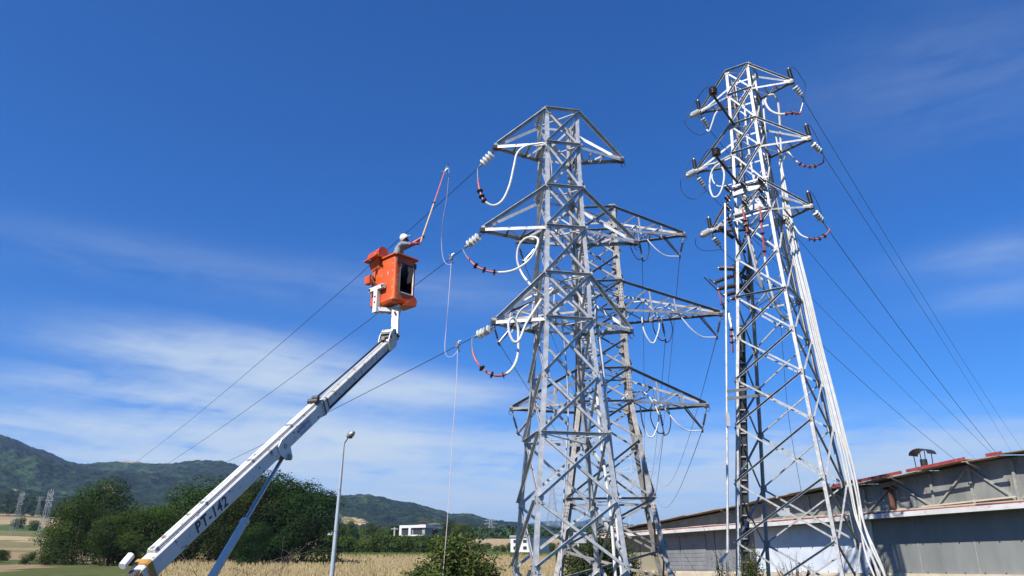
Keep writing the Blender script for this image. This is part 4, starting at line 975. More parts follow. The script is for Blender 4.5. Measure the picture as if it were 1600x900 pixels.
# spans between the far pylons
for i in range(6):
    span('power_line', DT5[i], DT6[i], 6, 'faint wire between the two distant pylons seen through the middle pylon', 'far spans of the rear line', r=.02, n=20)
for i in range(1, 6, 2):
    span('power_line', DT1[i], DT2[i], 1.5, 'thin pale wire between the two left lattice pylons', 'wires between the left pylons', r=.014, n=14)
# cables down the rear pylon's right leg
cable('cable', [lw(T3, L3, wat(L3, z)/2-.10, -wat(L3, z)/2+.32, z=z) for z in (16.2, 14, 12, 10, 8, 6, 4, 2, .3)], .05, 'pale cable strapped inside the right front leg of the rear pylon')
# --- right pylon hardware
n3 = ['top', 'middle', 'lowest']
def px_dir(A, u, v, dy): return (P(u, v, A.y+dy)-A).normalized()
RT = [TP2[1], TP2[3], TP2[5]]; LT = [TP2[0], TP2[2], TP2[4]]
RE = []; LE = []
for i in range(3):
    A = RT[i]+V((0, 0, -.20)); u, v = [(1258, 159), (1288, 244), (1287, 349)][i]
    RE.append(string(A, px_dir(A, u, v, .35), 4, .135, 'white insulator string at the %s right arm of the tallest pylon' % n3[i], pitch=.12))
    a = ribbed(RT[i]+V((-.05, 0, .10)), V((-.10, .05, 1)), .54, .095, 8, 'black surge arrester standing on the %s right arm tip of the tallest pylon' % n3[i], M_BLACK, 'surge_arrester', 'surge arrester', core=.8)
    top = RT[i]+V((-.10, 0, .62))
    cable('arrester_lead', [top, top+V((.25, 0, .05))*(1 if i == 0 else .4), top+V((.55, .1, -.4))*(1 if i == 0 else .45), lerp(top, RE[i], .6)+V((.35, 0, .15))*(1 if i == 0 else .3), RE[i]], .012, 'thin black lead from the %s right arrester to its wire' % n3[i], 'lead', material=M_BLACK)
    A = LT[i]+V((.05, 0, -.22)); u, v = [(1109, 203), (1105, 300), (1128, 390)][i]
    LE.append(string(A, px_dir(A, u, v, .40), 4, .125, 'white insulator string hanging below the %s left arm of the tallest pylon' % n3[i], pitch=.12))
    a = ribbed(LT[i]+V((.0, 0, .10)), V((-.08, .0, 1)), .52, .09, 8, 'black surge arrester standing on the %s left arm tip of the tallest pylon' % n3[i], M_BLACK, 'surge_arrester', 'surge arrester', core=.8)
    u, v = [(1071, 186), (1063, 281), (1087, 373)][i]; A = LT[i]+V((-.05, -.05, -.02))
    hb_ = ribbed(A, P(u, v, A.y-.15)-A, .50, .155, 5, 'white horizontal post insulator pointing left from the %s left arm of the tallest pylon' % n3[i], M_PORC, core=.30)
    E2 = P(u, v, A.y-.15)
    q = [[(1070, 192), (1078, 203), (1092, 211), (1100, 209)], [(1064, 295), (1072, 307), (1085, 311), (1098, 303)], [(1087, 382), (1095, 390), (1108, 392), (1125, 390)]][i]
    cable('jumper_wire', [E2]+PL([(x, y, A.y) for x, y in q])+[LE[i]], .013, 'black jumper wire drooping under the %s left arm of the tallest pylon' % n3[i], 'lead', material=M_BLACK)
    t_ = LT[i]+V((0, 0, .56)); cable('arrester_lead', [t_, t_+V((-.12, 0, .05)), lerp(t_, E2, .6)+V((-.04, 0, .08)), E2], .011, 'thin black lead curling round the %s left arrester' % n3[i], 'lead', material=M_BLACK)
# wires of the right pylon: three from each side, towards a pylon beyond the shed
for i in range(3):
    aim_span('power_line', RE[i], [(1418, 424), (1420, 450), (1390, 492)][i], [(1595, 700), (1578, 700), (1550, 700)][i], 160, 3.5, 'dark wire running down right over the shed from the %s right arm of the tallest pylon' % n3[i])
    aim_span('power_line', LE[i], [(1351, 496), (1329, 527), (1329, 580)][i], [(1541, 700), (1505, 700), (1469, 700)][i], 160, 3.5, 'dark wire passing behind the tallest pylon from its %s left arm down to the right' % n3[i])
# white and red cable ends on the right arms
cable('cable_termination', [RE[0]]+PL([(1252, 170, 28.0), (1249, 178, 28), (1240, 176, 28), (1228, 178, 28), (1215, 178, 28.1), (1203, 172, 28.2), (1196, 160, 28.3), (1199, 151, 28.3), (1208, 148, 28.3), (1214, 154, 28.3), (1217, 170, 28.4), (1219, 200, 28.6), (1221, 250, 28.8), (1223, 300, 29.0), (1226, 350, 29.1)]), .05, 'white cable loop with red end at the top right arm of the tallest pylon', red=(.10, .28), sheds=3)
cable('cable_termination', [RE[1]]+PL([(1286, 254, 28.0), (1275, 259, 28), (1262, 260, 28), (1250, 256, 28.1), (1238, 246, 28.2), (1231, 238, 28.3), (1225, 250, 28.6)]), .036, 'white cable with red end drooping under the middle right arm of the tallest pylon', red=(.10, .62), sheds=4)
cable('cable_termination', [RE[2]]+PL([(1296, 358, 28.0), (1289, 368, 28), (1275, 374, 28), (1262, 372, 28), (1250, 366, 28.1), (1240, 352, 28.2), (1233, 340, 28.3), (1228, 350, 28.6)]), .036, 'white cable with red end drooping under the lowest right arm of the tallest pylon', red=(.10, .50), sheds=4)
# left arm cable loops
cable('cable', PL([(1104, 203, 29.8), (1108, 205, 29.7), (1112, 195, 29.6), (1117, 180, 29.5), (1121, 174, 29.5)]), .035, 'white cable tail below the top left arm of the tallest pylon')
cable('cable', PL([(1106, 258, 29.7), (1113, 256, 29.5), (1122, 256, 29.4), (1131, 268, 29.3), (1130, 288, 29.2), (1123, 305, 29.2), (1114, 307, 29.3), (1109, 292, 29.4), (1111, 272, 29.4), (1118, 260, 29.3), (1135, 250, 29.2), (1146, 246, 29.1), (1156, 250, 29), (1158, 265, 29)]), .04, 'white cable coiled in a ring beside the middle left arm of the tallest pylon')
cable('cable', PL([(1113, 265, 29.9), (1113, 280, 29.8), (1120, 290, 29.7), (1130, 291, 29.6), (1144, 288, 29.4)]), .03, 'short white cable behind the ring at the middle left arm of the tallest pylon')
# brown pots on dark tubes reaching from the body
for i, (u, v, u2, v2, vb, lb) in enumerate([(1115, 150, 1148, 196, 134, 'top'), (1120, 246, 1153, 286, 230, 'middle')]):
    a, b = P(u, v, 27.9), P(u2, v2, 28.6)
    t = empty('sealing_end', a, 'brown ribbed pot insulator on a dark tube above the %s left arm of the tallest pylon' % lb, 'insulator')
    m = MB(); m.tube([(0, 0, 0), b-a], .055, 10); m.build('tube', M_DARKST, t)
    ribbed(V((0, 0, .05)), V((0, 0, 1)), .38, .185, 4, parent=t, core=.86)
    c = P(u, vb, 27.9)
    cable('pot_lead', [c, P(u-14, vb+5, 28.3), P(u-28, vb+25, 29), LT[i]+V((0, 0, .5))], .014, 'thin dark lead from the %s brown pot down to the arm tip' % lb, 'lead', material=M_BLACK)
a, b = P(1124, 355, 28.6), P(1146, 372, 28.8)
t = empty('sealing_end', a, 'dark tube insulator slanting into the body at the lowest left arm of the tallest pylon', 'insulator'); m = MB(); m.tube([(0, 0, 0), b-a], .08, 10); m.build('tube', M_BROWN, t)
ribbed(V((0, 0, 0)), b-a, .4, .11, 5, parent=t, core=.7)
# switch gear between the front legs
SWZ = []
t = empty('disconnector', P(1170, 318, 28.2), 'pale steel switch frame of two channels across the upper body of the tallest pylon', 'disconnector')
off = -t.location
for (u0, v0, u1, v1) in ((1145, 303, 1197, 287), (1146, 333, 1196, 318)):
    m = MB(); a, b = P(u0, v0, 28.65), P(u1, v1, 27.98); m.beam(a+off, b+off, .05, .22); 
    m.build('channel', M_STEELR, t)
for (u0, v0, u1, v1) in ((1144, 292, 1200, 276), (1186, 300, 1170, 322), (1146, 345, 1202, 327)):
    m = MB(); m.beam(P(u0, v0, 28.5)+off, P(u1, v1, 27.9)+off, .06, .06); m.build('rail', M_STEEL, t)
k = 0
for (u, v, w_) in ((1139, 299, 'upper left'), (1139, 328, 'lower left'), (1164, 292, 'upper middle'), (1166, 321, 'lower middle'), (1191, 286, 'upper right'), (1193, 313, 'lower right'), (1138, 313, 'small left'), (1191, 300, 'small right')):
    Y = 28.55-.55*(u-1139)/54; s_ = .75 if 'small' in w_ else 1
    ribbed(P(u-5*s_, v-7*s_, Y-.05), V((.10, -.25, -.34)), .42*s_, .10, 5, 'dark brown post insulator, %s one of the switch frame on the tallest pylon' % w_, core=.62)
for i, (pts, lb) in enumerate([([(1137, 334, 28.4), (1140, 347, 28.4), (1145, 358, 28.4), (1152, 375, 28.5), (1165, 395, 28.8)], 'left'),
                               ([(1160, 326, 28.1), (1164, 345, 28.1), (1167, 358, 28.1), (1172, 385, 28.2), (1176, 400, 28.3), (1182, 425, 28.5), (1190, 450, 28.8)], 'middle'),
                               ([(1187, 322, 27.8), (1189, 340, 27.8), (1190, 352, 27.8), (1193, 380, 27.9), (1196, 410, 28), (1202, 440, 28), (1208, 465, 28.1), (1216, 485, 28.3), (1228, 498, 28.5), (1235, 500, 28.8)], 'right')]):
    cable('cable_termination', PL(pts), .048, 'red cable end with black sheds leading down as white cable, %s one under the switch frame' % lb, red=(0, .42), sheds=3, material=M_BLACK if i == 0 else None)
cable('cable', PL([(1172, 375, 29), (1180, 400, 29), (1186, 432, 29.1), (1196, 455, 29.2), (1212, 480, 29.3), (1228, 502, 29.4)]), .04, 'grey cable sagging across the middle of the tallest pylon', material=M_STEEL)
# lower switch with ribbed post insulators on the left face
t = empty('switch_bank', P(1150, 440, 29.3), 'bank of dark ribbed switch insulators on the left face of the tallest pylon', 'switch')
off = -t.location
for (u0, v0, u1, v1, r) in ((1124, 419, 1147, 420, .095), (1117, 441, 1146, 431, .085), (1123, 451, 1150, 446, .10), (1133, 461, 1152, 456, .09), (1143, 467, 1158, 463, .08), (1150, 425, 1168, 436, .10), (1155, 445, 1170, 458, .10), (1158, 430, 1166, 415, .07)):
    a, b = P(u0, v0, 28.9)+off, P(u1, v1, 29.4)+off; ribbed(a, b-a, (b-a).length, r, 7, parent=t, core=.55)
    m = MB(); m.lathe(a-(b-a).normalized()*.09, b-a, [(0, .03), (.02, .05), (.1, .05)], 10); m.build('end_cap', M_ALU, t)
for q in ([(1100, 433, 28.7), (1140, 472, 28.9)], [(1108, 436, 28.8), (1120, 446, 28.8)]):
    m = MB(); m.tube([P(*q[0])+off, P(*q[1])+off], .026, 6); m.build('blade', M_DARKST, t)
m = MB(); m.beam(P(1147, 413, 29.4)+off, P(1152, 470, 29.4)+off, .12, .12); m.beam(P(1168, 412, 29.7)+off, P(1170, 468, 29.7)+off, .12, .12); m.build('frame', M_DARKST, t)
cable('cable_termination', PL([(1123, 455, 28.8), (1127, 470, 28.8), (1131, 480, 28.9), (1137, 491, 29), (1142, 500, 29), (1144, 515, 29), (1148, 530, 29)]), .04, 'red cable end with black sheds below the lower switch bank', red=(0, .6), sheds=4)
cable('cable_termination', PL([(1145, 551, 28.6), (1144, 538, 28.6), (1143, 525, 28.6), (1143, 512, 28.6), (1140, 498, 28.7), (1139, 490, 28.8)]), .045, 'upright red cable end with black sheds on the front left leg of the tallest pylon', red=(0, .6), sheds=3)
# operating rod
t = empty('operating_rod', P(1136, 870, 27.9), 'long vertical galvanised operating rod down the left side of the tallest pylon', 'rod'); off = -t.location
m = MB(); m.tube([P(1133, 318, 28.2)+off, P(1135.5, 600, 28.0)+off, P(1137, 840, 27.9)+off], .045, 8); m.build('rod', M_STEEL, t)
m = MB(); m.tube([P(1137, 838, 27.9)+off, P(1137, 862, 27.9)+off, P(1127, 877, 27.7)+off], .05, 8); m.box(P(1128, 876, 27.7)+off, (.22, .12, .14)); m.build('crank_handle', M_STEEL, t)
for v in (612, 623): m = MB(); m.beam(P(1136, v, 27.95)+off, P(1185 if v < 620 else 1206, v-7, 28.4)+off, .06, .10); m.build('bracket', M_STEELD, t)
m = MB(); m.box(P(1137, 656, 27.9)+off, (.13, .13, .5)); m.build('coupling', M_STEEL, t)
# ladder inside
t = empty('ladder', P(1166, 885, 29.6), 'dark steel cable ladder inside the left side of the tallest pylon', 'ladder'); off = -t.location
for du in (-6, 5):
    m = MB(); m.beam(P(1158+du, 508, 29.3)+off, P(1166+du, 905, 29.6)+off, .05, .09, (0, 1, 0)); m.build('rail', M_DARKST, t)
m = MB()
for i in range(22):
    f = i/21; v = 512+f*385; m.beam(P(1152.5+8*f, v, 29.3+.3*f)+off, P(1163.5+8*f, v, 29.3+.3*f)+off, .04, .04)
m.build('rungs', M_STEEL, t)
m = MB(); m.beam(P(1158, 508, 29.36)+off, P(1166, 905, 29.66)+off, .26, .02, (0, 1, 0)); m.build('cable_tray', M_DARKST, t)
# the bundle of white cables along the right rear leg
rb = random.Random(4); names = ['outermost', 'second', 'third', 'fourth', 'fifth', 'innermost']
for j in range(6):
    pts = []; ph = rb.uniform(0, 6); q = 5-j
    zt_ = [19.0, 17.6, 15.8, 15.4, 14.9, 14.4][j]
    for i in range(26):
        z = lerp(zt_, .3, i/25); w_ = wat(L2, z)/2; k_ = sstep(4.5, .8, z)*.34
        spread = .068*(1+sstep(5.2, .6, z)*.15); yy = q*spread+math.sin(z*1.1+ph)*(.05+k_*.5)*(z < 5.5 or .25)
        pts.append(lw(T2, L2, w_+.07+yy*1.0, w_+.05*(j % 2)+math.cos(z*1.3+ph)*(.02+k_*.3), z=z))
    cable('cable', pts, .034, 'white cable in the bundle down the right rear leg of the tallest pylon, %s of six' % names[j], group='white cable bundle')
for (pts, lb) in (([(1192, 155, 28.6), (1198, 230, 28.7), (1206, 300, 28.8), (1214, 350, 29), (1224, 400, 29)], 'upper white cable strapped inside the front right leg of the tallest pylon'),
                  ([(1183, 160, 29.2), (1186, 230, 29.2), (1193, 262, 29.1), (1206, 290, 29), (1216, 330, 29), (1226, 390, 29.1), (1238, 450, 29.2)], 'second white cable running through the upper body of the tallest pylon'),
                  ([(1163, 160, 29.2), (1168, 220, 29.1), (1182, 300, 29), (1196, 330, 29)], 'thin pale cable crossing the upper body of the tallest pylon')):
    cable('cable', PL(pts), .04, lb)
cable('earth_wire', PL([(1218, 470, 28.8), (1224, 560, 28.9), (1232, 650, 29), (1247, 740, 29.1), (1258, 800, 29.2)]), .009, 'thin grey earth wire hanging free inside the tallest pylon', 'wire', material=M_WIRE)

# ================================================================ THE AERIAL LIFT
B0 = P(235, 885, 11.3); B1 = P(608, 535, 18.0)
bx_ = (B1-B0).normalized(); bn = V((bx_.y, -bx_.x, 0)).normalized(); bu = bn.cross(bx_).normalized()
if bu.z < 0: bu = -bu
lift = empty('aerial_lift', V((B0.x-1.2, B0.y-2.8, 0)), 'white telescopic aerial lift with orange bucket raised to the line wires', 'aerial lift')
LO = -lift.location
BK = .82
def Bp(s, n=0, u=0): return B0+bx_*s+bn*n*BK+bu*u*BK+LO      # along the boom, to its right side, upwards
LEN = (B1-B0).length; S1 = LEN*.574
hexa = lambda w_, h_: [(BK*a, BK*b) for a, b in [(-w_/2, -h_/2+.03), (-w_/2+.03, -h_/2), (w_/2-.03, -h_/2), (w_/2, -h_/2+.03), (w_/2, h_/2-.03), (w_/2-.03, h_/2), (-w_/2+.03, h_/2), (-w_/2, h_/2-.03)]]
m = MB(); m.prism(Bp(-.25), Bp(S1), hexa(.26, .345), bn, bu); lower = m.build('lower_boom', M_WHITE, lift)
m = MB(); m.prism(Bp(S1-.02), Bp(S1+.18), hexa(.30, .385), bn, bu); m.prism(Bp(S1+.2), Bp(S1+.24), hexa(.29, .34), bn, bu, 1)
m.prism(Bp(S1+.02), Bp(S1+.06), hexa(.32, .405), bn, bu, 1); m.build('boom_collar', [M_WHITE2, M_DARKST], lift)
m = MB(); m.prism(Bp(S1-.3), Bp(LEN-.1), hexa(.21, .27), bn, bu); upper = m.build('upper_boom', M_WHITE2, lift)
m = MB(); m.beam(Bp(S1-.1, 0, -.155), Bp(LEN-.1, 0, -.155), .20, .03, bu); m.build('wear_strip', M_DARKST, lift)
for nn, rr_ in ((-.06, .026), (-.01, .014), (.045, .026)):
    m = MB(); m.tube([Bp(.1, nn, .222), Bp(S1-.1, nn, .216)], rr_, 8); m.build('rail', M_WHITE, lift)
m = MB(); m.beam(Bp(.1, -.01, .185), Bp(S1, -.01, .185), .16, .02, bu); m.build('rail_plate', M_WHITE2, lift)
for s in (.15, 1.3, 2.6, 3.9): m = MB(); m.beam(Bp(s, -.09, .20), Bp(s, .08, .20), .05, .08, bu); m.build('rail_clamp', M_ALU, lift)
m = MB(); m.tube([Bp(S1-.12, -.12, .27), Bp(S1-.12, .14, .27)], .055, 10); m.tube([Bp(S1-.02, -.06, .30), Bp(S1-.02, .10, .30)], .05, 10); m.build('pulley', M_DARKST, lift)
for nn in (-.05, .0): m = MB(); m.tube(smooth([Bp(S1-.1, nn, .27), Bp(S1+1.2, nn, .24+nn*.3), Bp(LEN-.15, nn, .20)], 8), .012, 6); m.build('hose', M_BLACK, lift)
# lettering and the supplier sticker on the side of the boom
def text(s, body, size, n, u, extr=.001, mt=None, parent=None, name='lettering', shear=0):
    c = bpy.data.curves.new('t', 'FONT'); c.body = body; c.size = size; c.extrude = extr; c.shear = shear; c.space_character = 1.12; c.offset = .0045 if size > .2 else 0
    o = bpy.data.objects.new('t', c); COL.objects.link(o); dg = bpy.context.evaluated_depsgraph_get(); me = bpy.data.meshes.new_from_object(o.evaluated_get(dg)); bpy.data.objects.remove(o)
    me.materials.clear(); me.materials.append(mt); o = bpy.data.objects.new(name, me); COL.objects.link(o); o.parent = parent
    M_ = Matrix((bx_, bu, bn)).transposed().to_4x4(); M_.translation = Bp(s, n, u); o.matrix_local = M_; return o
text(.88, 'PT-142', .25, .1325, -.10, mt=mat('black_paint', (.02, .02, .03), .5), parent=lift)
m = MB(); c = Bp(S1-.75, .1315, .0); m.box(c, (.46, .22, .003), Matrix((bx_, bu, bn)).transposed()); st = m.build('sticker', mat('sticker_white', (.62, .64, .67), .4), lift)
blue = mat('sticker_blue', (.03, .05, .30), .5)
text(S1-.98, 'platform', .10, .1345, -.0, mt=blue, parent=lift, shear=.3); text(S1-.98, 'platform.com', .035, .1645, -.10, mt=blue, parent=lift) if False else None
m = MB(); m.box(Bp(S1-.74, .1340, -.09), (.42, .008, .002), Matrix((bx_, bu, bn)).transposed()); m.box(Bp(S1-.80, .1340, .03), (.16, .012, .002), Matrix((bx_, bu, bn)).transposed() @ Matrix.Rotation(-.9, 3, 'Z')); m.build('sticker_rule', blue, lift)
# chips on the lower boom upper end
m = MB(); rc = random.Random(6)
for k in range(26):
    s = S1-rc.uniform(.1, 2.4) if k < 20 else rc.uniform(.5, 3); u_ = rc.uniform(-.15, .16); a = rc.uniform(.006, .03)
    pts = [Bp(s+math.cos(q)*a*rc.uniform(.6, 1.6), .1305, u_+math.sin(q)*a*rc.uniform(.4, 1.2)) for q in [i*PI/3 for i in range(6)]]
    m.poly(pts, bn, .0012)
m.build('paint_chips', mat('chip_rust', (.12, .075, .05), .8), lift)
# cylinder bracket
s_b = ((P(421, 722, 14.5)-B0).dot(bx_)); s_b = S1*.71
m = MB(); cc = [(-.26, .10), (-.29, -.06), (-.14, -.33), (-.04, -.37), (.05, -.32), (.08, -.02), (-.03, .16), (-.12, .17)]
m.poly([Bp(s_b+x, .133, y*1.0) for x, y in cc], bn, .02); m.poly([Bp(s_b+x, -.133, y) for x, y in cc], bn, -.02); m.build('pivot_bracket', M_WHITE, lift)
m = MB(); m.lathe(Bp(s_b-.06, .155, -.30), bn, [(0, .06), (.04, .06), (.05, .04)], 12); m.lathe(Bp(s_b-.08, .155, -.02), bn, [(0, .045), (.02, .045)], 10); m.tube([Bp(s_b-.06, -.19, -.30), Bp(s_b-.06, .19, -.30)], .035, 8); m.build('pivot_pin', M_ALU, lift)
C0 = Bp(s_b-.06, 0, -.30); C1 = P(317, 925, 12.2)+LO; Cm = lerp(C0, C1, .52); Cx = C1+(C1-C0).normalized()*.9
m = MB(); m.tube([C0, lerp(C0, C1, .55)], .034, 12); cr = m.build('cylinder_rod', M_CHROME, lift)
m = MB(); m.tube([Cm, Cx], .066, 14); m.tube([Cm, lerp(Cm, Cx, .03)], .076, 14); m.build('hydraulic_cylinder', M_BLUEG, lift)
# foot of the boom: ochre clamp and white motor box
m = MB(); m.prism(Bp(-.16), Bp(-.06), hexa(.32, .40), bn, bu); m.build('foot_frame', M_OCHRE, lift)
m = MB(); m.prism(Bp(-.75), Bp(-.08), hexa(.22, .30), bn, bu); m.build('boom_foot', M_DARKST, lift)
m = MB(); m.beam(Bp(-.50, -.0, .02), Bp(-.06, -.0, .16), .19, .05, bu); m.build('foot_guard', M_OCHRE, lift)
m = MB(); m.prism(Bp(-.33, -.13, .30), Bp(-.14, -.13, .34), hexa(.13, .11), bn, bu); m.build('motor_box', M_WHITE, lift)
# turret, deck and wheels below the picture
tz = Bp(-.75); m = MB(); m.prism(Bp(-1.6), Bp(-.7), hexa(.3, .36), bn, bu); m.build('boom_root', M_WHITE, lift)
rt = Bp(-1.6); m = MB(); m.tube([(rt.x, rt.y, .55), (rt.x, rt.y, rt.z)], .32, 18); m.build('turret', M_WHITE, lift)
m = MB(); m.box((rt.x, rt.y-.6, .42), (1.6, 3.6, .16)); m.build('truck_deck', M_WHITE2, lift)
for sx_ in (-.72, .72):
    for sy_ in (-1.7, .5):
        m = MB(); m.lathe(V((rt.x+sx_-.1, rt.y+sy_, .30)), (1, 0, 0), [(0, .18), (.0, .28), (.03, .31), (.17, .31), (.2, .28), (.2, .18)], 20); m.build('wheel', M_BLACK, lift)
# head of the boom and the bucket post
H0 = B1+LO
m = MB(); m.poly([Bp(LEN-.30, .15, -.15), Bp(LEN+.06, .15, -.17), Bp(LEN+.20, .15, .02), Bp(LEN+.26, .15, .30), Bp(LEN+.10, .15, .38), Bp(LEN-.14, .15, .30), Bp(LEN-.30, .15, .16)], bn, .02)
m.poly([Bp(LEN-.30, -.15, -.15), Bp(LEN+.06, -.15, -.17), Bp(LEN+.20, -.15, .02), Bp(LEN+.26, -.15, .30), Bp(LEN+.10, -.15, .38), Bp(LEN-.14, -.15, .30), Bp(LEN-.30, -.15, .16)], bn, -.02)
m.beam(Bp(LEN-.28, 0, 0), Bp(LEN+.08, 0, 0), .26, .28, bu); m.beam(Bp(LEN-.05, 0, .33), Bp(LEN+.2, 0, .30), .26, .05, bu); m.build('boom_head', M_WHITE2, lift)
m = MB(); m.tube([Bp(LEN+.17, -.18, .22), Bp(LEN+.17, .19, .22)], .045, 10); m.tube([Bp(LEN-.12, -.18, .22), Bp(LEN-.12, .19, .22)], .035, 10); m.tube([Bp(LEN-.2, 0, .1), Bp(LEN-.28, 0, .26)], .05, 8); m.build('head_pins', M_DARKST, lift)
PB = P(617, 527, 18.15)+LO; PT_ = P(618.5, 484, 18.75)+LO
m = MB(); m.beam(PB, PT_, .17, .20, (0, 1, 0)); m.build('bucket_post', M_WHITE, lift)
m = MB(); m.tube([PB+V((-.11, -.03, .03)), PB+V((.12, -.03, .03))], .04, 8); m.tube([PB+V((-.02, -.12, .62)), PB+V((-.02, .12, .62))], .03, 8); m.build('post_pin', M_DARKST, lift)
# ---- bucket
F0 = P(614.3, 469, 18.3); ZB = F0.z; ZT = P(614.7, 396.6, 18.3).z; BH = ZT-ZB
al = R(46); bR = V((math.cos(al), math.sin(al), 0)); bL = V((-bR.y, bR.x, 0)); WR, WL = .70, 1.04
bk = bpy.data.objects.new('bucket', None)
def Kp(r, l, z): return V((F0.x, F0.y, ZB))+bR*r+bL*l+V((0, 0, z))+LO
KR = Matrix((bR, bL, V((0, 0, 1)))).transposed()
def rrect(x0, x1, y0, y1, rad, n=4):
    o = []
    for cx, cy, a0 in ((x1-rad, y1-rad, 0), (x0+rad, y1-rad, PI/2), (x0+rad, y0+rad, PI), (x1-rad, y0+rad, 1.5*PI)):
        for i in range(n+1): a = a0+PI/2*i/n; o.append((cx+rad*math.cos(a), cy+rad*math.sin(a)))
    return o
bm = MB(); tk = .04
def wall(a, b, outward, z0, z1): bm.poly([a+V((0, 0, z0)), b+V((0, 0, z0)), b+V((0, 0, z1)), a+V((0, 0, z1))], -outward, tk)
dz0, dz1, dr0, dr1 = .20*BH+.02, .83*BH, .17, .60     # the opening in the right face
# outer shell with rounded vertical corners, built from strips; the right face (l=0) leaves the opening free
outer = rrect(0, WR, 0, WL, .07); inner = rrect(tk, WR-tk, tk, WL-tk, .05); n_ = len(outer)
levels = [(0.0, .05), (.05, 0), (.12, -.0), (BH*.17, -.0), (BH, -.0)]
vs = []
def ring(o, z, ins=0):
    c = (WR/2, WL/2); return [Kp(c[0]+(x-c[0])*(1-ins), c[1]+(y-c[1])*(1-ins), z) for x, y in o]
rings = [ring(outer, 0, .10), ring(outer, .06, .0), ring(outer, dz0, 0), ring(outer, dz1, 0), ring(outer, BH, 0), ring(inner, BH, 0), ring(inner, dz1), ring(inner, dz0), ring(inner, .06)]
for r_ in rings: vs += r_
fs = []
def skip(k, i):
    if k not in (2, 6): return False
    a, b = outer[i], outer[(i+1) % n_]
    return a[1] < .01 and b[1] < .01 and abs(a[0]-b[0]) > .2
for k in range(len(rings)-1):
    for i in range(n_):
        if skip(k, i): continue
        fs.append((k*n_+i, k*n_+(i+1) % n_, (k+1)*n_+(i+1) % n_, (k+1)*n_+i))
fs += [tuple(range(n_))[::-1], tuple(range(8*n_, 9*n_))]
bm.add(vs, fs)
# jambs left and right of the opening
bm.poly([Kp(.07, 0, dz0), Kp(dr0, 0, dz0), Kp(dr0, 0, dz1), Kp(.07, 0, dz1)], bL, tk); bm.poly([Kp(dr1, 0, dz0), Kp(WR-.07, 0, dz0), Kp(WR-.07, 0, dz1), Kp(dr1, 0, dz1)], bL, tk)
bucket = bm.build('bucket', M_ORANGE, lift, smooth=False)
m = MB()
for a, b in ((Kp(0, -.02, BH+.012), Kp(WR+.02, -.02, BH+.012)), (Kp(WR, 0, BH+.012), Kp(WR, WL, BH+.012)), (Kp(0, WL, BH+.012), Kp(WR, WL, BH+.012)), (Kp(0, .0, BH+.012), Kp(0, WL*.52, BH+.012))): m.beam(a, b, .10, .035)
m.build('rim', M_ORANGE, lift).parent = bucket
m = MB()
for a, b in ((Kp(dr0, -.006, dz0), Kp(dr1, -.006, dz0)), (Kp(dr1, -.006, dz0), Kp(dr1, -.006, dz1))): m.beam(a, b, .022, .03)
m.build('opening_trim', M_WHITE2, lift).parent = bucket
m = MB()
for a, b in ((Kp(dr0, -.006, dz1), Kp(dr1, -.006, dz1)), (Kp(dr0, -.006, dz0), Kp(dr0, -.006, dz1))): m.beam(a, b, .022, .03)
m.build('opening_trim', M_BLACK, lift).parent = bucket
m = MB(); m.poly([Kp(.3, -.02, -.06), Kp(WR+.04, -.02, .0), Kp(WR+.06, -.02, .16), Kp(WR-.02, -.02, .26)], bL, .5); o = m.build('bottom_fairing', M_ORANGE, lift); o.parent = bucket
for (r_, l_, z_) in ((.08, -.01, BH-.16), (WR-.04, -.01, BH-.18)):
    m = MB(); m.box(Kp(r_, l_, z_), (.05, .03, .14), KR); m.build('hinge', M_DARKST, lift).parent = bucket
m = MB(); rc = random.Random(8)
for k in range(30):
    z_ = rc.choice([rc.uniform(.1, BH), BH*.5+rc.gauss(0, .3), .08]); z_ = max(.06, min(BH-.05, z_)); a = rc.uniform(.006, .022); sd_ = rc.random() < .6
    cx = rc.uniform(.05, .11) if rc.random() < .6 else rc.uniform(.1, WL*.95)
    if sd_: pts = [Kp(-.003, cx+math.cos(q)*a, z_+math.sin(q)*a*rc.uniform(1, 3)) for q in [i*PI/3 for i in range(6)]]; m.poly(pts, bR, .002)
    else: cx = rc.uniform(.06, .12); pts = [Kp(cx+math.cos(q)*a*.6, -.003, z_+math.sin(q)*a*rc.uniform(1, 3)) for q in [i*PI/3 for i in range(6)]]; m.poly(pts, bL, .002)
m.build('scuff_marks', mat('scuff', (.62, .50, .44), .7), lift).parent = bucket
m = MB(); m.poly([Kp(WR-.045, .10, BH*.30), Kp(WR-.045, WL-.06, BH*.42), Kp(WR-.045, WL-.06, BH-.05), Kp(WR-.045, .10, BH-.05)], -bR, .012)  # black sheets added so the bucket interior looks dark through the opening
m.poly([Kp(.06, WL-.045, BH*.42), Kp(WR-.06, WL-.045, BH*.42), Kp(WR-.06, WL-.045, BH-.05), Kp(.06, WL-.045, BH-.05)], -bL, .012); m.build('interior_darkener', M_BLACK, lift).parent = bucket
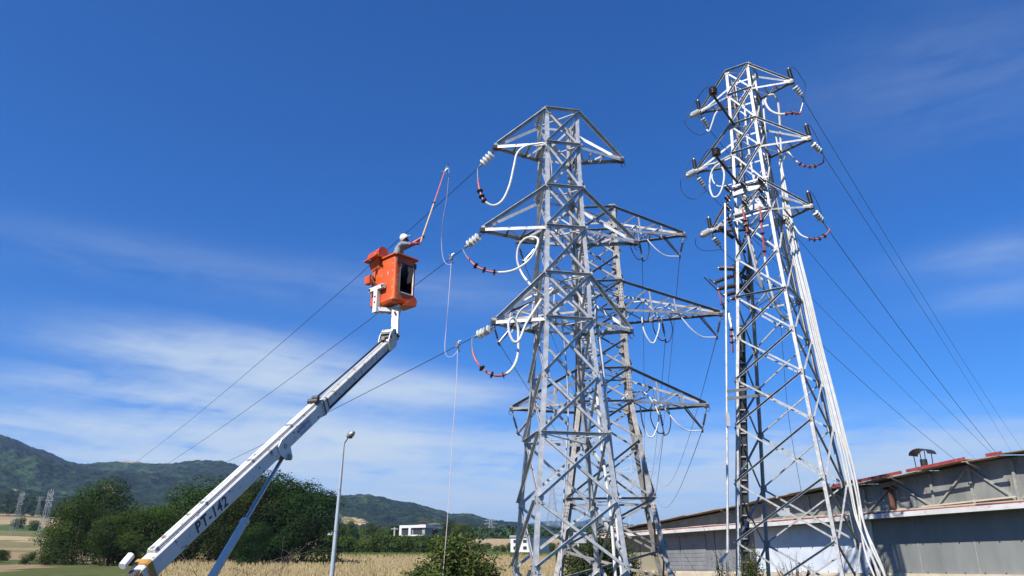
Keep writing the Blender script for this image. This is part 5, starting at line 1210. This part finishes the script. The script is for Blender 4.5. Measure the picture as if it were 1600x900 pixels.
# control hood on the rear part of the left face
def Hp(r, l, z): return Kp(r, l, z)
m = MB(); prof = []
for i in range(13):
    a = -.35+PI*1.08*i/12; prof.append((.17*math.cos(a), .17*math.sin(a)))
prof = [(.17, -.10)]+prof+[(-.17, -.12), (-.12, -.12)]
m.prism(Kp(.02, WL*1.02, BH+.14), Kp(.02, WL*.55, BH+.20), [(a*.95, b*1.02) for a, b in prof], -bR, V((0, 0, 1))); hood = m.build('control_hood', mat('red_orange_hood', (.60, .05, .015), .4, 0, (.68, .08, .02), 4), lift, smooth=False)
m = MB(); m.poly([Kp(-.24, WL*1.06, BH-.0), Kp(-.24, WL*.52, BH+.06), Kp(.20, WL*.50, BH+.06), Kp(.20, WL*1.06, BH-.0)], (0, 0, 1), .03); o = m.build('control_tray', M_ORANGE, lift); o.parent = hood
m = MB(); m.poly([Kp(-.12, WL*.98, BH-.01), Kp(-.12, WL*.60, BH+.03), Kp(-.02, WL*.62, BH-.22), Kp(-.02, WL*.98, BH-.24)], bR, .1); o = m.build('control_box', M_ORANGE, lift); o.parent = hood
m = MB(); m.tube([Kp(-.22, WL*.56, BH+.09), Kp(-.26, WL*.47, BH+.04)], .035, 8); o = m.build('yellow_handle', mat('yellow_plastic', (.7, .38, .04), .5), lift); o.parent = hood
m = MB(); m.lathe(Kp(-.24, WL*.74, BH-.02), V((0, 0, -1)), [(0, .02), (.02, .06), (.05, .06), (.07, .02)], 10); o = m.build('knob', M_DARKST, lift); o.parent = hood
m = MB(); m.box(Kp(-.10, WL*.93, BH*.60), (.14, .22, .22), KR); m.build('junction_box', M_ORANGE, lift).parent = bucket
for k in range(3):
    m = MB(); m.tube(smooth([Kp(-.10, WL*(.80-.02*k), BH*.80), Kp(-.12, WL*(.77+.02*k), BH*.62), Kp(-.06-.02*k, WL*(.80-.09*k), BH*.46), Kp(-.02, WL*(.72-.05*k), BH*.34)], 5), .011, 6); m.build('control_hose', M_BLACK, lift).parent = bucket
# the white tee bracket and cradle
m = MB(); m.box(Kp(-.07, WL*.60, BH*.36), (.10, .62, .11), KR); m.box(Kp(-.07, WL*.60, BH*.10), (.11, .16, BH*.52), KR); tb = m.build('mount_bracket', M_WHITE, lift)
m = MB()
for z_ in (.17, .05): m.lathe(Kp(-.128, WL*.60, BH*z_), -bR, [(0, .028), (.008, .028)], 10)
for l_ in (.34, .86): m.lathe(Kp(-.122, WL*l_, BH*.36), -bR, [(0, .04), (.02, .03)], 10)
m.build('bracket_bolts', M_DARKST, lift).parent = tb
m = MB(); m.beam(Kp(-.08, WL*.60, -.12), PT_+V((-.05, .0, -.02)), .11, .10); m.beam(Kp(-.04, WL*.6, -.05), Kp(.5, WL*.5, -.05), .10, .06); m.beam(Kp(.3, .1, -.05), Kp(.3, .9, -.05), .08, .06); m.beam(PT_+V((0, 0, -.1)), PT_+V((.03, .08, .10)), .17, .17); m.build('bucket_cradle', M_WHITE, lift)

# ================================================================ THE LINEMAN AND HIS STICK
def skin(name, joints, edges, mt, parent, sub=2, root=0):
    me = bpy.data.meshes.new(name); me.from_pydata([j[0] for j in joints], edges, []); o = bpy.data.objects.new(name, me); COL.objects.link(o)
    md = o.modifiers.new('s', 'SKIN'); 
    for i, j in enumerate(joints):
        sv = me.skin_vertices[0].data[i]; r = j[1]; sv.radius = (r, r) if isinstance(r, (int, float)) else r; sv.use_root = i == root
    md.use_smooth_shade = True; s = o.modifiers.new('u', 'SUBSURF'); s.levels = s.render_levels = sub
    dg = bpy.context.evaluated_depsgraph_get(); dg.update(); m2 = bpy.data.meshes.new_from_object(o.evaluated_get(dg)); bpy.data.objects.remove(o)
    m2.materials.clear(); m2.materials.append(mt); m2.polygons.foreach_set('use_smooth', [True]*len(m2.polygons))
    o = bpy.data.objects.new(name, m2); COL.objects.link(o); o.parent = parent; return o
M_SKIN = mat('skin', (.35, .19, .125), .55, 0, (.42, .24, .16), 12); M_SHIRT = mat('grey_shirt', (.24, .27, .31), .85, 0, (.32, .355, .40), 7, bump=.01)
M_TROU = mat('dark_trousers', (.016, .018, .024), .85, 0, (.03, .034, .042), 6, bump=.01); M_GLOVE = mat('red_rubber_gloves', (.33, .03, .05), .45, 0, (.42, .06, .08), 8)
M_HELM = mat('white_helmet', (.80, .80, .78), .3); M_HAIR = mat('dark_hair', (.02, .016, .014), .8)
foot = Kp(.31, .43, .31)-LO
man = empty('person', foot, 'person in white helmet, grey shirt and red gloves standing in the orange bucket holding up a long stick', 'person')
face = V((.93, .25, 0)).normalized(); side = V((-face.y, face.x, 0))    # faces right and slightly away
def Q(f, s, z): return face*f+side*s+V((0, 0, z))
hands = [P(655, 380, 18.95)-foot, P(662, 369, 19.15)-foot]
hip = Q(0, 0, .98); chest = Q(.09, 0, 1.31); neck = Q(.16, 0, 1.485)
shR = Q(.14, -.19, 1.42); shL = Q(.14, .19, 1.42)
hR, hL = hands[0], hands[1]; wd_ = (hands[1]-hands[0]).normalized()
def elbow(s, h, drop, out): return lerp(s, h, .5)+V((0, 0, -drop))+side*out
eR = elbow(shR, hR, .06, -.06); eL = elbow(shL, hL, .05, .05)
def reach(s, e, h):   # wrist just before the hand
    return h-(h-e).normalized()*.09
wR, wL = reach(shR, eR, hR), reach(shL, eL, hL)
J = [(hip, (.15, .11)), (Q(.02, 0, 1.12), (.14, .10)), (chest, (.165, .115)), (Q(.135, 0, 1.43), (.12, .08)), (neck, .055), (Q(.185, 0, 1.54), .052), (Q(.205, 0, 1.61), (.070, .082)), (Q(.215, 0, 1.675), (.078, .092)), (Q(.20, 0, 1.745), (.06, .07)),
     (shR, .062), (eR, .043), (wR, .028), (shL, .062), (eL, .043), (wL, .028),
     (Q(0, -.10, .92), .088), (Q(.04, -.12, .50), .058), (Q(-.02, -.13, .09), .042), (Q(.12, -.14, .04), .036),
     (Q(0, .10, .92), .088), (Q(.07, .13, .50), .058), (Q(.0, .14, .09), .042), (Q(.14, .15, .04), .036)]
ED = [(0, 1), (1, 2), (2, 3), (3, 4), (4, 5), (5, 6), (6, 7), (7, 8), (3, 9), (9, 10), (10, 11), (3, 12), (12, 13), (13, 14), (0, 15), (15, 16), (16, 17), (17, 18), (0, 19), (19, 20), (20, 21), (21, 22)]
body = skin('body', J, ED, M_SKIN, man)
def grow(idx, dr, name, mt):
    mp_ = {k: i for i, k in enumerate(idx)}; jj = []
    for k in idx:
        r = J[k][1]; r = tuple(x+dr for x in r) if isinstance(r, tuple) else r+dr; jj.append((J[k][0], r))
    return skin(name, jj, [(mp_[a], mp_[b]) for a, b in ED if a in mp_ and b in mp_], mt, man)
shirt = grow([0, 1, 2, 3, 9, 10, 11, 12, 13, 14], .016, 'shirt', M_SHIRT); grow([0, 15, 16, 17, 19, 20, 21], .018, 'trousers', M_TROU)
m = MB(); 
for sg in (-1, 1): m.beam(Q(.02+.0, sg*.135, .02), Q(.24, sg*.145, .02), .10, .09)
m.build('boots', M_BLACK, man)
# harness straps and a yellow band on the sleeve side
m = MB(); m.tube([Q(.15, -.10, 1.12), Q(.225, -.10, 1.30), Q(.20, -.10, 1.46), Q(.07, -.10, 1.47), Q(-.03, -.08, 1.30)], .014, 5); m.tube([Q(.15, .10, 1.12), Q(.225, .10, 1.30), Q(.20, .10, 1.46)], .014, 5); m.build('harness', mat('yellow_strap', (.62, .60, .08), .7), man)
m = MB(); m.tube([Q(math.cos(a)*.155+.02, math.sin(a)*.175, 1.03) for a in [i*PI/8 for i in range(17)]], .022, 6); m.tube([Q(.15, -.10, 1.03), Q(.17, -.12, .93), Q(.14, -.14, .88)], .012, 5); m.build('tool_belt', M_BLACK, man)
# face
fd = (face+V((0, 0, .42))).normalized(); hcn = Q(.225, 0, 1.66)   # looking up along the stick
def Fp(f, s, u): up = side.cross(fd)*-1; up = up if up.z > 0 else -up; return hcn+fd*f+side*s+up*u
m = MB(); m.lathe(Fp(.07, 0, .005), fd, [(0, .02), (.02, .017), (.038, .010), (.045, .003)], 10); m.build('nose', M_SKIN, man)
for sg in (-1, 1):
    m = MB(); m.lathe(Fp(.076, sg*.032, .022), fd, [(0, .014), (.008, .012), (.012, .004)], 10); m.build('eye', M_HAIR, man)
    m = MB(); m.lathe(Fp(-.01, sg*.078, .0), side*sg, [(0, .022), (.012, .028), (.018, .02)], 10); m.build('ear', M_SKIN, man)
m = MB(); m.tube([Fp(.080, -.024, -.040), Fp(.088, 0, -.042), Fp(.080, .024, -.040)], .007, 6); m.build('mouth', mat('lips', (.25, .09, .07), .6), man)
m = MB()
for sg in (-1, 1): m.tube([Fp(-.0, sg*.078, -.02), Fp(.03, sg*.066, -.055), Fp(.065, sg*.035, -.075), Fp(.078, 0, -.080)], .018, 6)
m.tube([Fp(-.07, -.05, -.01), Fp(-.08, 0, -.02), Fp(-.07, .05, -.01)], .03, 6); m.build('beard_and_hair', M_HAIR, man)
up_ = side.cross(fd); up_ = up_ if up_.z > 0 else -up_; hup = (up_*.95-fd*.35).normalized()
m = MB(); hb2 = Fp(-.012, 0, .025); m.lathe(hb2, hup, [(-.045, .112), (-.038, .122), (.0, .121), (.045, .110), (.085, .086), (.110, .052), (.124, .015)], 20)
bd = (fd-hup*fd.dot(hup)).normalized(); m.poly([hb2-hup*.045+bd*.10-side*.085, hb2-hup*.05+bd*.175-side*.05, hb2-hup*.05+bd*.175+side*.05, hb2-hup*.045+bd*.10+side*.085], hup, .014)
m.build('helmet', M_HELM, man)
# gloves with long cuffs; five fingers each closed round the stick
stA = hands[0]; stD = wd_
for hnd, wr, el_, sg in ((hR, wR, eR, -1), (hL, wL, eL, 1)):
    arm = (hnd-wr).normalized(); nrm = arm.cross(stD).normalized()*sg
    jj = [(wr-arm*.30, .070), (wr-arm*.14, .058), (wr-arm*.02, .040), (wr+arm*.04, .038), (wr+arm*.065, .032)]; ee = [(0, 1), (1, 2), (2, 3), (3, 4)]
    skin('glove', jj, ee, M_GLOVE, man)
    m = MB()
    for k in range(4):
        o_ = stD*(-.036+.024*k); L_ = [1, 1.1, 1.05, .85][k]; a0 = hnd-arm*.03+o_; pts = []
        for i in range(7):
            a = -.5+2.9*i/6*L_; pts.append(hnd+o_-arm*.034*math.cos(a)+nrm*.034*math.sin(a)*-1)
        m.tube([wr+arm*.055+o_*.9]+pts, [.012, .0125, .0125, .012, .012, .011, .010, .008], 7)
    pts = [wr+arm*.03-stD*.03, hnd-arm*.02-stD*.055+nrm*.02, hnd+arm*.012-stD*.045+nrm*.036, hnd+arm*.03-stD*.02+nrm*.02]; m.tube(pts, [.015, .014, .012, .009], 7)
    m.build('fingers', M_GLOVE, man)
# the stick
s0_ = P(659, 386, 18.6); s1_ = P(697, 262, 21.3); sdv = (s1_-s0_).normalized(); SLn = (s1_-s0_).length
hm_ = (hands[0]+hands[1])/2+foot; s0_ = hm_-(s1_-hm_).normalized()*.22; sdv = (s1_-s0_).normalized(); SLn = (s1_-s0_).length
stick = empty('hot_stick', s0_, 'long red and beige insulated stick held up by the person in the bucket', 'stick')
M_STICK = mat('beige_fibreglass', (.62, .42, .24), .4, 0, (.70, .52, .34), 6); M_STR = mat('pink_red_fibreglass', (.58, .12, .12), .4, 0, (.66, .25, .24), 5)
m = MB(); m.tube([V((0, 0, 0)), sdv*SLn*.52], .023, 10); m.build('lower_tube', M_STICK, stick)
m = MB(); m.tube([sdv*SLn*.50, sdv*SLn*.92], .020, 10); m.build('upper_tube', M_STR, stick)
m = MB(); m.lathe(sdv*SLn*.49, sdv, [(0, .03), (.01, .042), (.06, .042), (.07, .03)], 10); m.build('joint', M_BLACK, stick)
hd_ = sdv*SLn*.92; m = MB(); m.tube([hd_, sdv*SLn*1.03], .016, 8); m.lathe(hd_, sdv, [(0, .03), (.07, .035), (.08, .02)], 10); m.tube([hd_+V((-.10, 0, .06)), hd_+V((0, 0, .02)), hd_+V((.07, 0, -.03))], .016, 6)
m.tube(smooth([sdv*SLn*.95, sdv*SLn*.95+V((.05, 0, .06)), sdv*SLn*.95+V((.10, 0, .10)), sdv*SLn*.95+V((.13, 0, .02)), sdv*SLn*.95+V((.12, 0, -.08))], 5), .016, 6); m.build('clamp_head', M_ALU, stick)
m = MB(); m.tube([sdv*SLn*1.03, sdv*SLn*1.06+V((.02, 0, .02)), sdv*SLn*1.07+V((.06, 0, -.02))], .010, 6); m.build('hook', M_DARKST, stick)
